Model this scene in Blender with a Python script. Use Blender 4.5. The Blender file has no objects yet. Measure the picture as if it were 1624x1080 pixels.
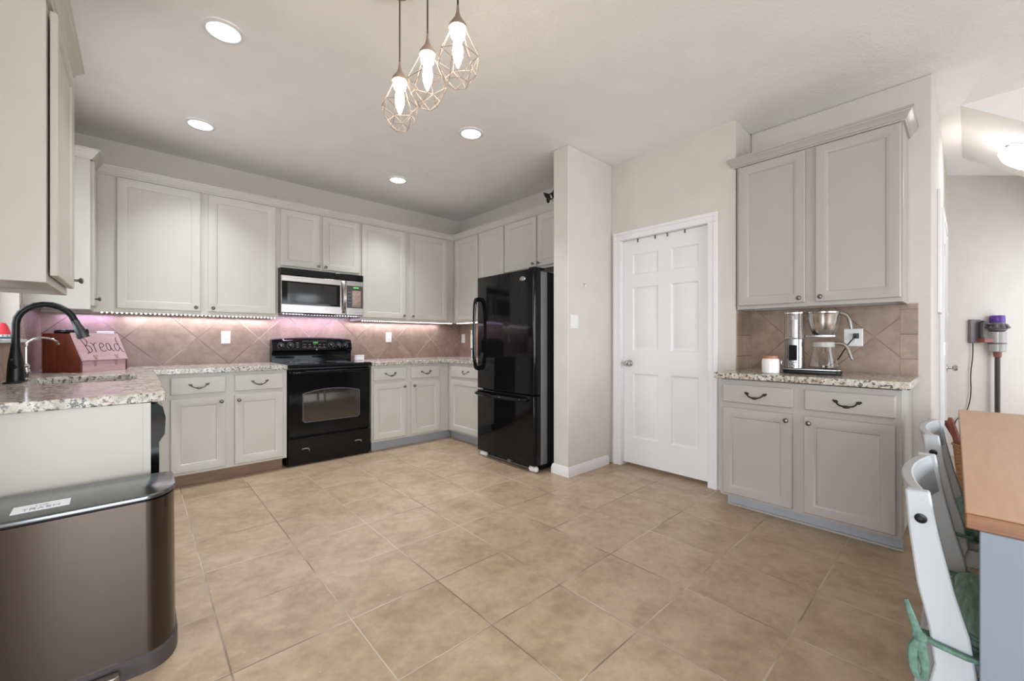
import bpy, bmesh, math, random
from mathutils import Vector, Matrix
random.seed(7)
PI = math.pi
sc = bpy.context.scene
COL = sc.collection

# ------------------------------------------------------------------ camera, light, exposure
cam_d = bpy.data.cameras.new('camera'); cam = bpy.data.objects.new('camera', cam_d); COL.objects.link(cam)
YAW = 0.7353
cam.location = (0, 0, 1.13); cam.rotation_euler = (PI/2, 0, -YAW)
cam_d.sensor_fit = 'HORIZONTAL'; cam_d.sensor_width = 36; cam_d.lens = 36*654/1624
cam_d.clip_start = 0.02; cam_d.clip_end = 100
sc.camera = cam
sc.view_settings.view_transform = 'Standard'; sc.view_settings.look = 'None'
sc.view_settings.gamma = 1.0; sc.view_settings.use_curve_mapping = False
sc.view_settings.exposure = 0.34
world = bpy.data.worlds.new('sky'); sc.world = world; world.use_nodes = True
bg = world.node_tree.nodes['Background']; bg.inputs[0].default_value = (0.86, 0.93, 1.0, 1); bg.inputs[1].default_value = 1.55

def area(name, loc, rot, sx, sy, power, color=(1, 1, 1), spread=PI, disk=False):
    l = bpy.data.lights.new(name, 'AREA'); l.energy = power; l.color = color; l.spread = spread
    l.shape = 'DISK' if disk else 'RECTANGLE'; l.size = sx
    if not disk: l.size_y = sy
    o = bpy.data.objects.new(name, l); COL.objects.link(o); o.location = loc; o.rotation_euler = rot
    return o
DAY = (0.86, 0.93, 1.0)
# daylight through the openings of the rooms behind the camera and the kitchen window, plus an added hall fill
area('daylight_patio_door', (0.35, -3.55, 1.15), (PI/2-0.5, 0, 0), 2.2, 1.9, 64, DAY, 2.1)
area('daylight_dining_window', (3.0, -3.55, 1.45), (PI/2-0.35, 0, 0), 1.8, 1.5, 34, DAY, 2.6)
area('daylight_living_door', (-2.95, -0.8, 1.0), (PI/2-0.42, 0, -PI/2), 2.2, 1.9, 62, DAY, 2.0)
area('hall_fill', (6.1, -0.93, 1.25), (PI/2, 0, 0), 0.8, 1.8, 5, DAY)  # added fill to brighten the hall end wall; no source is seen there
area('daylight_kitchen_window', (-1.15, 3.46, 1.7), (PI/2, 0, -PI/2), 1.2, 1.3, 16, DAY)
CANS = [(0.329, 2.612), (0.342, 3.856), (1.923, 2.603), (1.934, 3.853)]
for x, y in CANS:
    area('downlight_beam', (x, y, 2.725), (0, 0, 0), 0.13, 0.13, 4.7, (0.93, 0.98, 1.0), 1.6, True)
LED = (0.88, 0.84, 1.0)
area('led_glow', (0.43, 4.60, 1.335), (0, 0, 0), 1.05, 0.02, 2.5, LED)
area('led_glow', (1.34, 4.56, 1.375), (0, 0, 0), 0.70, 0.02, 3.0, (0.80, 0.62, 1.0))
area('led_glow', (2.30, 4.60, 1.335), (0, 0, 0), 1.15, 0.02, 2.8, LED)
area('led_glow', (3.20, 3.80, 1.335), (0, 0, 0), 0.02, 0.80, 2.8, (0.86, 0.84, 1.0))
area('led_glow', (-0.30, 4.60, 1.335), (0, 0, 0), 0.3, 0.02, 0.9, (0.66, 0.5, 1.0))

# ------------------------------------------------------------------ materials
def mat(name, color, rough=0.5, metal=0.0, var=0.05, vscale=(6, 6, 6), bump=0.0, bscale=60, emit=None, estr=0, trans=0, coat=0, spec=0.5, ior=1.45, rvar=0):
    m = bpy.data.materials.new(name); m.use_nodes = True
    nt = m.node_tree; N = nt.nodes; L = nt.links; p = N['Principled BSDF']
    p.inputs['Base Color'].default_value = (*color, 1); p.inputs['Roughness'].default_value = rough
    p.inputs['Metallic'].default_value = metal; p.inputs['Specular IOR Level'].default_value = spec
    p.inputs['IOR'].default_value = ior
    if trans: p.inputs['Transmission Weight'].default_value = trans
    if coat: p.inputs['Coat Weight'].default_value = coat; p.inputs['Coat Roughness'].default_value = 0.03
    if emit: p.inputs['Emission Color'].default_value = (*emit, 1); p.inputs['Emission Strength'].default_value = estr
    tc = N.new('ShaderNodeTexCoord'); mp = N.new('ShaderNodeMapping'); mp.inputs['Scale'].default_value = vscale
    L.new(tc.outputs['Object'], mp.inputs[0])
    nz = N.new('ShaderNodeTexNoise'); nz.inputs['Scale'].default_value = 1; nz.inputs['Detail'].default_value = 4
    L.new(mp.outputs[0], nz.inputs['Vector'])
    if var:
        cr = N.new('ShaderNodeValToRGB'); e = cr.color_ramp.elements
        e[0].position = 0.3; e[1].position = 0.7
        e[0].color = (*[max(0, c*(1-var)) for c in color], 1); e[1].color = (*[min(1, c*(1+var)) for c in color], 1)
        L.new(nz.outputs['Fac'], cr.inputs[0]); L.new(cr.outputs[0], p.inputs['Base Color'])
    if rvar:
        mr = N.new('ShaderNodeMapRange'); mr.inputs[3].default_value = rough-rvar; mr.inputs[4].default_value = rough+rvar
        L.new(nz.outputs['Fac'], mr.inputs[0]); L.new(mr.outputs[0], p.inputs['Roughness'])
    if bump:
        n2 = N.new('ShaderNodeTexNoise'); n2.inputs['Scale'].default_value = bscale; n2.inputs['Detail'].default_value = 3
        L.new(tc.outputs['Object'], n2.inputs['Vector'])
        b = N.new('ShaderNodeBump'); b.inputs['Strength'].default_value = bump; b.inputs['Distance'].default_value = 0.004
        L.new(n2.outputs['Fac'], b.inputs['Height']); L.new(b.outputs[0], p.inputs['Normal'])
    return m

class NT:
    """tiny node helper"""
    def __init__(s, m): s.N = m.node_tree.nodes; s.L = m.node_tree.links
    def math(s, op, a, b=None, c=None):
        n = s.N.new('ShaderNodeMath'); n.operation = op
        for i, v in enumerate((a, b, c)):
            if v is None: continue
            if isinstance(v, (int, float)): n.inputs[i].default_value = v
            else: s.L.new(v, n.inputs[i])
        return n.outputs[0]
    def mix(s, f, a, b, blend='MIX'):
        n = s.N.new('ShaderNodeMix'); n.data_type = 'RGBA'; n.blend_type = blend
        for i, v in ((0, f), (6, a), (7, b)):
            if isinstance(v, (int, float)): n.inputs[i].default_value = v
            elif isinstance(v, tuple): n.inputs[i].default_value = (*v, 1)
            else: s.L.new(v, n.inputs[i])
        return n.outputs[2]
    def noise(s, vec, scale, detail=4, rough=0.5):
        n = s.N.new('ShaderNodeTexNoise'); n.inputs['Scale'].default_value = scale; n.inputs['Detail'].default_value = detail
        n.inputs['Roughness'].default_value = rough
        s.L.new(vec, n.inputs['Vector']); return n
    def ramp(s, f, stops):
        n = s.N.new('ShaderNodeValToRGB'); e = n.color_ramp.elements
        while len(e) < len(stops): e.new(0.5)
        for i, (p, c) in enumerate(stops): e[i].position = p; e[i].color = (*c, 1)
        s.L.new(f, n.inputs[0]); return n.outputs[0]

def tile_mat(name, cols, grout, ua, ub, size, gw, rough, offs=(0, 0), kind='floor', mort_bump=0.5):
    """square tiles on lines of u and v, where u, v are linear forms (coefficients, offset) of world position"""
    m = bpy.data.materials.new(name); m.use_nodes = True; t = NT(m); N = t.N; L = t.L; p = N['Principled BSDF']
    geo = N.new('ShaderNodeNewGeometry'); sep = N.new('ShaderNodeSeparateXYZ'); L.new(geo.outputs['Position'], sep.inputs[0])
    def form(co):
        v = None
        for k in range(3):
            if co[k]:
                w = t.math('MULTIPLY', sep.outputs[k], co[k]); v = w if v is None else t.math('ADD', v, w)
        return t.math('ADD', v, co[3])
    masks = []; ids = []
    for co, sz in ((ua, size[0]), (ub, size[1])):
        q = t.math('DIVIDE', form(co), sz); fl = t.math('FLOOR', q); fr = t.math('SUBTRACT', q, fl)
        d = t.math('MULTIPLY', t.math('MINIMUM', fr, t.math('SUBTRACT', 1.0, fr)), sz)
        masks.append(d); ids.append(fl)
    dist = t.math('MINIMUM', masks[0], masks[1])
    mr = N.new('ShaderNodeMapRange'); mr.inputs[1].default_value = gw*0.55; mr.inputs[2].default_value = gw*1.2
    L.new(dist, mr.inputs[0]); tilef = mr.outputs[0]
    cb = N.new('ShaderNodeCombineXYZ'); L.new(ids[0], cb.inputs[0]); L.new(ids[1], cb.inputs[1])
    wn = N.new('ShaderNodeTexWhiteNoise'); wn.noise_dimensions = '2D'; L.new(cb.outputs[0], wn.inputs['Vector'])
    off = N.new('ShaderNodeVectorMath'); off.operation = 'MULTIPLY_ADD'
    L.new(wn.outputs['Color'], off.inputs[0]); off.inputs[1].default_value = (9, 9, 9); L.new(geo.outputs['Position'], off.inputs[2])
    n1 = t.noise(off.outputs[0], 5.0, 6, 0.62); n2 = t.noise(off.outputs[0], 22.0, 4, 0.6)
    base = t.ramp(n1.outputs['Fac'], [(0.28, cols[0]), (0.5, cols[1]), (0.72, cols[2])])
    fine = t.ramp(n2.outputs['Fac'], [(0.3, (0.86, 0.86, 0.86)), (0.7, (1.1, 1.1, 1.1))])
    base = t.mix(1.0, base, fine, 'MULTIPLY')
    tint = t.ramp(wn.outputs['Value'], [(0.0, (0.93, 0.92, 0.90)), (1.0, (1.06, 1.05, 1.04))])
    base = t.mix(1.0, base, tint, 'MULTIPLY')
    # chalky chips
    n3 = t.noise(off.outputs[0], 34.0, 5, 0.7); n4 = t.noise(off.outputs[0], 3.6, 2)
    chip = t.math('MULTIPLY', t.math('GREATER_THAN', n3.outputs['Fac'], 0.675), t.math('GREATER_THAN', n4.outputs['Fac'], 0.53))
    base = t.mix(t.math('MULTIPLY', chip, 0.45), base, tuple(min(1, c*1.55) for c in cols[2]))
    gn = t.noise(geo.outputs['Position'], 2.2, 2); gcol = t.ramp(gn.outputs['Fac'], [(0.42, grout[0]), (0.58, grout[1])])
    L.new(t.mix(tilef, gcol, base), p.inputs['Base Color'])
    p.inputs['Roughness'].default_value = rough
    h = t.math('ADD', t.math('MULTIPLY', tilef, mort_bump), t.math('MULTIPLY', n1.outputs['Fac'], 0.35))
    b = N.new('ShaderNodeBump'); b.inputs['Strength'].default_value = 0.5; b.inputs['Distance'].default_value = 0.003
    L.new(h, b.inputs['Height']); L.new(b.outputs[0], p.inputs['Normal'])
    return m

def granite_mat(name):
    m = bpy.data.materials.new(name); m.use_nodes = True; t = NT(m); N = t.N; L = t.L; p = N['Principled BSDF']
    geo = N.new('ShaderNodeNewGeometry'); P = geo.outputs['Position']
    a = t.noise(P, 28, 5, 0.65); b = t.noise(P, 62, 4, 0.7); c = t.noise(P, 55, 3, 0.55)
    base = t.ramp(a.outputs['Fac'], [(0.32, (0.30, 0.245, 0.18)), (0.47, (0.50, 0.45, 0.37)), (0.6, (0.64, 0.61, 0.56))])
    dark = t.math('MULTIPLY', t.math('GREATER_THAN', b.outputs['Fac'], 0.55), t.math('GREATER_THAN', a.outputs['Fac'], 0.40))
    base = t.mix(dark, base, (0.10, 0.085, 0.075))
    gold = t.math('GREATER_THAN', c.outputs['Fac'], 0.63)
    base = t.mix(t.math('MULTIPLY', gold, 0.6), base, (0.33, 0.24, 0.15))
    L.new(base, p.inputs['Base Color']); p.inputs['Roughness'].default_value = 0.16
    return m

def wood_mat(name, c0, c1, scale=(3, 40, 40), rough=0.45):
    m = bpy.data.materials.new(name); m.use_nodes = True; t = NT(m); N = t.N; L = t.L; p = N['Principled BSDF']
    tc = N.new('ShaderNodeTexCoord'); mp = N.new('ShaderNodeMapping'); mp.inputs['Scale'].default_value = scale
    L.new(tc.outputs['Object'], mp.inputs[0]); n = t.noise(mp.outputs[0], 1.0, 6, 0.6)
    L.new(t.ramp(n.outputs['Fac'], [(0.3, c0), (0.7, c1)]), p.inputs['Base Color']); p.inputs['Roughness'].default_value = rough
    return m

M = {}
M['ceiling'] = mat('ceiling_texture', (0.87, 0.85, 0.84), 0.9, bump=0.55, bscale=55, var=0.02)
M['wall'] = mat('wall_paint', (0.645, 0.60, 0.55), 0.85, bump=0.25, bscale=70, var=0.02)
M['trimw'] = mat('white_trim_paint', (0.80, 0.79, 0.80), 0.4, var=0.01)
M['cream'] = mat('cream_cabinet_paint', (0.555, 0.53, 0.475), 0.38, var=0.02)
M['greige'] = mat('greige_cabinet_tone', (0.43, 0.395, 0.36), 0.38, var=0.02)  # darker and greyer than the cream; nook cabinets and carafe collar
M['toewood'] = wood_mat('bare_brown_toe_board', (0.20, 0.12, 0.075), (0.30, 0.19, 0.12), (4, 30, 30), 0.6)
M['toegray'] = mat('blue_grey_toe_paint', (0.40, 0.41, 0.44), 0.5)
M['floor'] = tile_mat('floor_tile', [(0.355, 0.25, 0.158), (0.45, 0.335, 0.227), (0.52, 0.41, 0.293)], [(0.20, 0.155, 0.12), (0.56, 0.48, 0.39)],
                      (1, 0, 0, -0.233+4.04), (0, 1, 0, -0.455+4.07), (0.404, 0.407), 0.0032, 0.33)
SPL = [(0.24, 0.165, 0.12), (0.315, 0.225, 0.17), (0.385, 0.285, 0.225)]
SG = [(0.13, 0.085, 0.065), (0.50, 0.42, 0.37)]
M['splash_x'] = tile_mat('backsplash_tile_back', SPL, SG, (1, 0, 1, -0.389-1.152+4.8), (1, 0, -1, -0.389+1.152+4.8), (0.48, 0.48), 0.0042, 0.4, mort_bump=0.6)
SG2 = [(0.15, 0.09, 0.07), (0.26, 0.18, 0.145)]
M['splash_y'] = tile_mat('backsplash_tile_side', SPL, SG2, (0, 1, 1, -0.411-1.152+4.8), (0, 1, -1, -0.411+1.152+4.8), (0.48, 0.48), 0.0042, 0.4, mort_bump=0.6)
M['splash_b'] = tile_mat('backsplash_border_tile', SPL, SG2, (0, 1, 0, 4.0), (0, 0, 1, 4.72), (8.0, 0.155), 0.003, 0.4, mort_bump=0.4)
M['granite'] = granite_mat('speckled_granite')
M['black'] = mat('gloss_black', (0.005, 0.005, 0.006), 0.07, var=0, spec=0.32)
M['blacks'] = mat('satin_black', (0.007, 0.007, 0.008), 0.33, var=0.1, spec=0.3)
M['gunmetal'] = mat('dark_brushed_metal', (0.10, 0.105, 0.115), 0.3, 0.9, var=0.1)
M['blacktex'] = mat('textured_black', (0.012, 0.012, 0.013), 0.5, bump=0.4, bscale=300, var=0.1)
M['thinedge'] = mat('dull_edge_line', (0.10, 0.095, 0.09), 0.3, 0.5)
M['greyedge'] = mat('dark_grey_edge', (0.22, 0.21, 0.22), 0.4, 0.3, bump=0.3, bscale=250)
M['glassdark'] = mat('oven_window_glass', (0.035, 0.028, 0.022), 0.04, var=0.1, coat=1.0, spec=1.0)
M['mwglass'] = mat('microwave_window', (0.03, 0.03, 0.03), 0.16, var=0.05, spec=0.4)
M['steel'] = mat('brushed_steel', (0.42, 0.39, 0.375), 0.28, 1.0, vscale=(2, 2, 260), var=0.1, rvar=0.08)
M['steelv'] = mat('brushed_dark_steel', (0.095, 0.076, 0.066), 0.24, 1.0, vscale=(1.5, 1.5, 700), var=0.03)
_n = M['steelv'].node_tree; _t = _n.nodes.new('ShaderNodeTangent'); _t.direction_type = 'RADIAL'; _t.axis = 'Z'
_p = _n.nodes['Principled BSDF']; _n.links.new(_t.outputs[0], _p.inputs['Tangent']); _p.inputs['Anisotropic'].default_value = 0.8; _p.inputs['Anisotropic Rotation'].default_value = 0.25
M['steellid'] = mat('brushed_steel_lid', (0.17, 0.18, 0.19), 0.2, 1.0, vscale=(3, 400, 3), var=0.05, rvar=0.03)
M['steelp'] = mat('polished_coffee_steel', (0.27, 0.265, 0.27), 0.22, 1.0, vscale=(160, 160, 1), var=0.35)
M['chrome'] = mat('chrome', (0.78, 0.78, 0.79), 0.07, 1.0, var=0.02)
M['nickel'] = mat('satin_nickel', (0.55, 0.54, 0.53), 0.22, 1.0, var=0.03)
M['knobm'] = mat('aged_pewter', (0.16, 0.145, 0.13), 0.32, 0.9, var=0.25, vscale=(120, 120, 120))
M['iron'] = mat('dark_iron', (0.035, 0.032, 0.032), 0.45, 0.7, var=0.2, vscale=(80, 80, 80))
M['plate'] = mat('white_plastic', (0.80, 0.79, 0.78), 0.35, var=0.01)
M['copper'] = mat('pale_copper_wire', (0.36, 0.28, 0.24), 0.5, 0.7, var=0.05)
M['cord'] = mat('brown_cord', (0.10, 0.075, 0.065), 0.7)
M['bulb'] = mat('lit_bulb', (1, 0.95, 0.85), 0.3, var=0, emit=(1.0, 0.86, 0.68), estr=27)
M['canlens'] = mat('lit_downlight_lens', (1, 1, 1), 0.4, var=0, emit=(0.86, 0.96, 1.0), estr=2.2)
M['dome'] = mat('lit_glass_dome', (1, 1, 1), 0.3, var=0, emit=(1.0, 0.97, 0.93), estr=14)
M['led'] = mat('lit_led', (1, 1, 1), 0.3, var=0, emit=(0.93, 0.90, 1.0), estr=14)
M['led2'] = mat('lit_led_violet', (1, 1, 1), 0.3, var=0, emit=(0.85, 0.7, 1.0), estr=5)
M['green'] = mat('lit_green_digits', (0.1, 0.5, 0.1), 0.3, var=0, emit=(0.16, 0.9, 0.1), estr=0.8)
M['glass'] = mat('clear_glass', (1, 1, 1), 0.02, var=0, trans=1.0, ior=1.3)
M['pane'] = mat('window_pane', (1, 1, 1), 0.0, var=0, trans=1.0, ior=1.01)
M['redwood'] = wood_mat('dark_cherry_wood', (0.075, 0.012, 0.006), (0.17, 0.035, 0.014), (30, 30, 3), 0.35)
M['pinkwood'] = wood_mat('pale_pinkish_wood', (0.48, 0.30, 0.32), (0.58, 0.38, 0.42), (4, 30, 30), 0.45)
M['ink'] = mat('burnt_dark_lettering', (0.035, 0.015, 0.03), 0.6)
M['butcher'] = wood_mat('butcher_block', (0.53, 0.30, 0.175), (0.60, 0.36, 0.22), (5, 55, 55), 0.4)
M['butchere'] = wood_mat('butcher_block_edge', (0.15, 0.055, 0.02), (0.27, 0.12, 0.05), (6, 6, 90), 0.45)
M['bluepaint'] = mat('pale_blue_grey_paint', (0.19, 0.225, 0.265), 0.4, var=0.02)
M['chairw'] = mat('white_lacquer', (0.45, 0.47, 0.495), 0.35, var=0.01)
M['greenf'] = mat('green_woven_cloth', (0.15, 0.245, 0.185), 0.9, vscale=(20, 140, 20), var=0.35, bump=0.4, bscale=240)
M['greend'] = mat('green_cord_cloth', (0.105, 0.19, 0.15), 0.9, vscale=(60, 60, 60), var=0.3, bump=0.3, bscale=200)
M['paper'] = mat('white_paper', (0.80, 0.83, 0.86), 0.5, var=0.01)
M['greyink'] = mat('grey_print', (0.22, 0.23, 0.26), 0.6)
M['purple'] = mat('purple_plastic', (0.13, 0.05, 0.33), 0.3)
M['vacgrey'] = mat('grey_plastic', (0.16, 0.145, 0.16), 0.4)
M['vacdark'] = mat('dark_grey_plastic', (0.06, 0.05, 0.052), 0.4)
M['vacclear'] = mat('cloudy_clear_bin', (0.62, 0.60, 0.60), 0.15, trans=0.4, var=0.05)
M['vacred'] = mat('dull_red_plastic', (0.28, 0.09, 0.07), 0.4)
M['wicker'] = mat('wicker', (0.34, 0.17, 0.06), 0.6, vscale=(30, 30, 160), var=0.6, bump=1.0, bscale=90)
M['mahog'] = wood_mat('red_brown_wood', (0.14, 0.03, 0.014), (0.24, 0.065, 0.03), (40, 40, 4), 0.35)
M['ceramic'] = mat('white_ceramic', (0.78, 0.77, 0.75), 0.2, var=0.01)
M['acacia'] = wood_mat('orange_brown_lid', (0.36, 0.14, 0.06), (0.46, 0.20, 0.09), (40, 8, 8), 0.45)
M['redp'] = mat('red_plastic', (0.70, 0.05, 0.07), 0.3, var=0.03)
M['bluep'] = mat('dark_blue_plastic', (0.03, 0.07, 0.13), 0.4)
M['furb'] = mat('black_fur', (0.010, 0.010, 0.010), 0.75, vscale=(160, 160, 160), var=0.4)
M['furw'] = mat('white_fur', (0.62, 0.58, 0.56), 0.8, vscale=(160, 160, 160), var=0.15)
M['pinkn'] = mat('pink_nose', (0.40, 0.22, 0.21), 0.5)
M['catseye'] = mat('olive_eye', (0.22, 0.25, 0.10), 0.1)
M['peeled'] = mat('worn_brown_keypad', (0.34, 0.25, 0.21), 0.35, vscale=(70, 70, 70), var=0.35)

# ------------------------------------------------------------------ mesh builder
class B:
    def __init__(s): s.v = []; s.f = []; s.m = Matrix.Identity(4)
    def at(s, m): s.m = m; return s
    def add(s, vs, fs):
        n = len(s.v); s.v += [tuple(s.m @ Vector(v)) for v in vs]; s.f += [tuple(i+n for i in f) for f in fs]; return s
    def box(s, x0, x1, y0, y1, z0, z1):
        x0, x1 = sorted((x0, x1)); y0, y1 = sorted((y0, y1)); z0, z1 = sorted((z0, z1))
        v = [(x, y, z) for z in (z0, z1) for y in (y0, y1) for x in (x0, x1)]
        return s.add(v, [(0, 2, 3, 1), (4, 5, 7, 6), (0, 1, 5, 4), (2, 6, 7, 3), (0, 4, 6, 2), (1, 3, 7, 5)])
    def loops(s, rings, cap0=True, cap1=True, closed=True):
        n = len(rings[0]); v = [p for r in rings for p in r]; f = []
        for i in range(len(rings)-1):
            for j in range(n if closed else n-1):
                k = (j+1) % n; f.append((i*n+j, i*n+k, (i+1)*n+k, (i+1)*n+j))
        if cap0: f.append(tuple(range(n-1, -1, -1)))
        if cap1: f.append(tuple((len(rings)-1)*n+j for j in range(n)))
        return s.add(v, f)
    def prism(s, poly, z0, z1): return s.loops([[(x, y, z0) for x, y in poly], [(x, y, z1) for x, y in poly]])
    def prism_axis(s, poly, a0, a1, axis):
        f = {'x': lambda p, a: (a, p[0], p[1]), 'y': lambda p, a: (p[0], a, p[1])}[axis]
        return s.loops([[f(p, a0) for p in poly], [f(p, a1) for p in poly]])
    def lathe(s, prof, seg=20, c=(0, 0, 0), axis='z'):
        rings = []
        for r, h in prof:
            ring = []
            for j in range(seg):
                a = 2*PI*j/seg; x, y = r*math.cos(a), r*math.sin(a)
                p = {'z': (x, y, h), 'y': (x, h, y), 'x': (h, x, y)}[axis]
                ring.append((p[0]+c[0], p[1]+c[1], p[2]+c[2]))
            rings.append(ring)
        return s.loops(rings)
    def cyl(s, c, r, h, axis='z', seg=20): return s.lathe([(r, 0), (r, h)], seg, c, axis)
    def ball(s, c, r, seg=14, sx=1, sy=1, sz=1):
        n = 8; rings = []
        for i in range(n+1):
            a = -PI/2+PI*i/n; rr = max(1e-4, math.cos(a))*r
            rings.append([(c[0]+rr*math.cos(2*PI*j/seg)*sx, c[1]+rr*math.sin(2*PI*j/seg)*sy, c[2]+r*math.sin(a)*sz) for j in range(seg)])
        return s.loops(rings)
    def tube(s, pts, r, seg=8, smooth=0, closed=False, flat=1.0):
        pts = [Vector(p) for p in pts]
        rs = r if isinstance(r, (list, tuple)) else [r]*len(pts)
        for _ in range(smooth):
            q = [pts[0]]; rq = [rs[0]]
            for i in range(len(pts)-1):
                q += [pts[i]*.75+pts[i+1]*.25, pts[i]*.25+pts[i+1]*.75]; rq += [rs[i]*.75+rs[i+1]*.25, rs[i]*.25+rs[i+1]*.75]
            q.append(pts[-1]); rq.append(rs[-1]); pts, rs = q, rq
        rings = []; up = None
        for i, p in enumerate(pts):
            a = pts[max(0, i-1)]; b = pts[min(len(pts)-1, i+1)]
            d = (b-a).normalized() if (b-a).length > 1e-9 else Vector((0, 0, 1))
            if up is None: up = Vector((0, 0, 1)) if abs(d.z) < .9 else Vector((1, 0, 0))
            u = d.cross(up).normalized(); w = u.cross(d).normalized(); up = w
            rings.append([tuple(p+(u*math.cos(2*PI*j/seg)+w*math.sin(2*PI*j/seg)*flat)*rs[i]) for j in range(seg)])
        return s.loops(rings)
    def rect_loops(s, x0, x1, z0, z1, lv):
        """door style panel in the xz plane; lv = list of (inset, y), capped at both ends"""
        return s.loops([[(x0+i, y, z0+i), (x1-i, y, z0+i), (x1-i, y, z1-i), (x0+i, y, z1-i)] for i, y in lv])
    def sweep(s, path, prof, closed=False):
        """profile (out, z) swept along xy path with mitres; out is to the right of travel"""
        P = [Vector((x, y)) for x, y in path]; rings = []
        for i, p in enumerate(P):
            nn = []
            for a, b in ((i-1, i), (i, i+1)):
                if a < 0 or b >= len(P): continue
                d = (P[b]-P[a]).normalized(); nn.append(Vector((d.y, -d.x)))
            n = nn[0] if len(nn) == 1 else (nn[0]+nn[1])/(1+nn[0].dot(nn[1]))
            rings.append([(p.x+n.x*o, p.y+n.y*o, z) for o, z in prof])
        return s.loops(rings)
    def mesh(s, name, m, bevel=0, sharp=35, seg=2):
        me = bpy.data.meshes.new(name); me.from_pydata(s.v, [], s.f)
        bm = bmesh.new(); bm.from_mesh(me); bmesh.ops.recalc_face_normals(bm, faces=bm.faces); bm.to_mesh(me); bm.free()
        me.polygons.foreach_set('use_smooth', [True]*len(me.polygons)); me.set_sharp_from_angle(angle=math.radians(sharp))
        me.materials.append(M[m]); me.update(); return me
    def obj(s, name, m, parent=None, bevel=0, label=None, sharp=35, subsurf=0):
        o = bpy.data.objects.new(name, s.mesh(name, m, sharp=sharp)); COL.objects.link(o)
        if parent: o.parent = parent
        if bevel:
            bv = o.modifiers.new('bevel', 'BEVEL'); bv.width = bevel; bv.segments = 2; bv.limit_method = 'ANGLE'; bv.angle_limit = math.radians(40)
        if subsurf:
            ss = o.modifiers.new('smooth', 'SUBSURF'); ss.levels = ss.render_levels = subsurf
        if label: o['label'] = label
        return o
def T(x, y, z, rz=0): return Matrix.Translation((x, y, z)) @ Matrix.Rotation(rz, 4, 'Z')
def tag(o, label, cat, group=None):
    o['label'] = label; o['category'] = cat
    if group: o['group'] = group
    return o
def thing(name, label, cat, loc=(0, 0, 0), rz=0, group=None):
    o = bpy.data.objects.new(name, None); COL.objects.link(o); o.empty_display_size = 0.05
    o.location = loc; o.rotation_euler = (0, 0, rz); return tag(o, label, cat, group)
def struct(name, b, m, bevel=0, parent=None):
    o = b.obj(name, m, parent, bevel)
    if not parent: o['kind'] = 'structure'
    return o
def copy_tree(o, parent=None):
    c = o.copy(); COL.objects.link(c)
    if parent: c.parent = parent
    for ch in list(o.children): copy_tree(ch, c)
    return c

# ------------------------------------------------------------------ the room
CZ = 2.75
struct('floor', B().box(-3.1, 6.8, -3.7, 4.9, -0.1, 0), 'floor')
struct('ceiling', B().prism([(-3.1, -3.7), (4.2, -3.7), (4.2, 0.035), (5.4, 0.035), (5.4, -1.2), (6.8, -1.2), (6.8, 4.9), (-3.1, 4.9)], CZ, CZ+0.1), 'ceiling')
struct('wall_back', B().box(-0.75, 3.4, 4.66, 4.78, 0, CZ), 'wall')
WX = -0.555
b = B()
b.box(WX-0.16, WX, 2.0, 2.95, 0, CZ).box(WX-0.16, WX, 3.98, 4.66, 0, CZ)
b.box(WX-0.16, WX, 2.95, 3.98, 0, 1.115).box(WX-0.16, WX, 2.95, 3.98, 2.25, CZ)
struct('wall_left', b, 'wall')
# fridge and pantry wall, with the pantry door hole
PY0, PY1, PZ = 1.33, 2.125, 2.045
b = B()
b.box(3.255, 3.375, PY1, 4.66, 0, CZ).box(3.255, 3.375, 1.145, PY0, 0, CZ).box(3.255, 3.375, PY0, PY1, PZ, CZ)
struct('wall_right', b, 'wall')
struct('wall_pantry_back', B().box(3.9, 4.0, 1.2, 2.6, 0, CZ), 'wall')
struct('wall_stub', B().box(2.63, 3.255, 2.215, 2.38, 0, CZ), 'wall', 0.008)
struct('wall_nook', B().box(3.56, 3.68, 0.14, 1.145, 0, CZ).box(3.375, 3.68, 1.145, 1.265, 0, CZ), 'wall', 0.012)
# hallway beyond the nook
struct('wall_hall_left', B().box(3.68, 5.95, 0.14, 0.26, 0, CZ), 'wall', 0.01)
hc, hs = math.cos(YAW), math.sin(YAW)
d0 = Vector((5.875, 0.14)); dr = Vector((hc, -hs)); dn = Vector((hs, hc))
q = [d0-dr*0.15, d0+dr*1.3, d0+dr*1.3+dn*0.12, d0-dr*0.15+dn*0.12]
struct('wall_hall_end', B().prism([tuple(p) for p in q], 0, CZ), 'wall')
struct('wall_hall_right', B().box(4.2, 5.68, -1.0, -0.9, 0, CZ).box(6.52, 6.8, -1.0, -0.9, 0, CZ).box(5.68, 6.52, -1.0, -0.9, 2.2, CZ), 'wall')  # gap in this unseen wall is added to admit the hall fill
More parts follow.
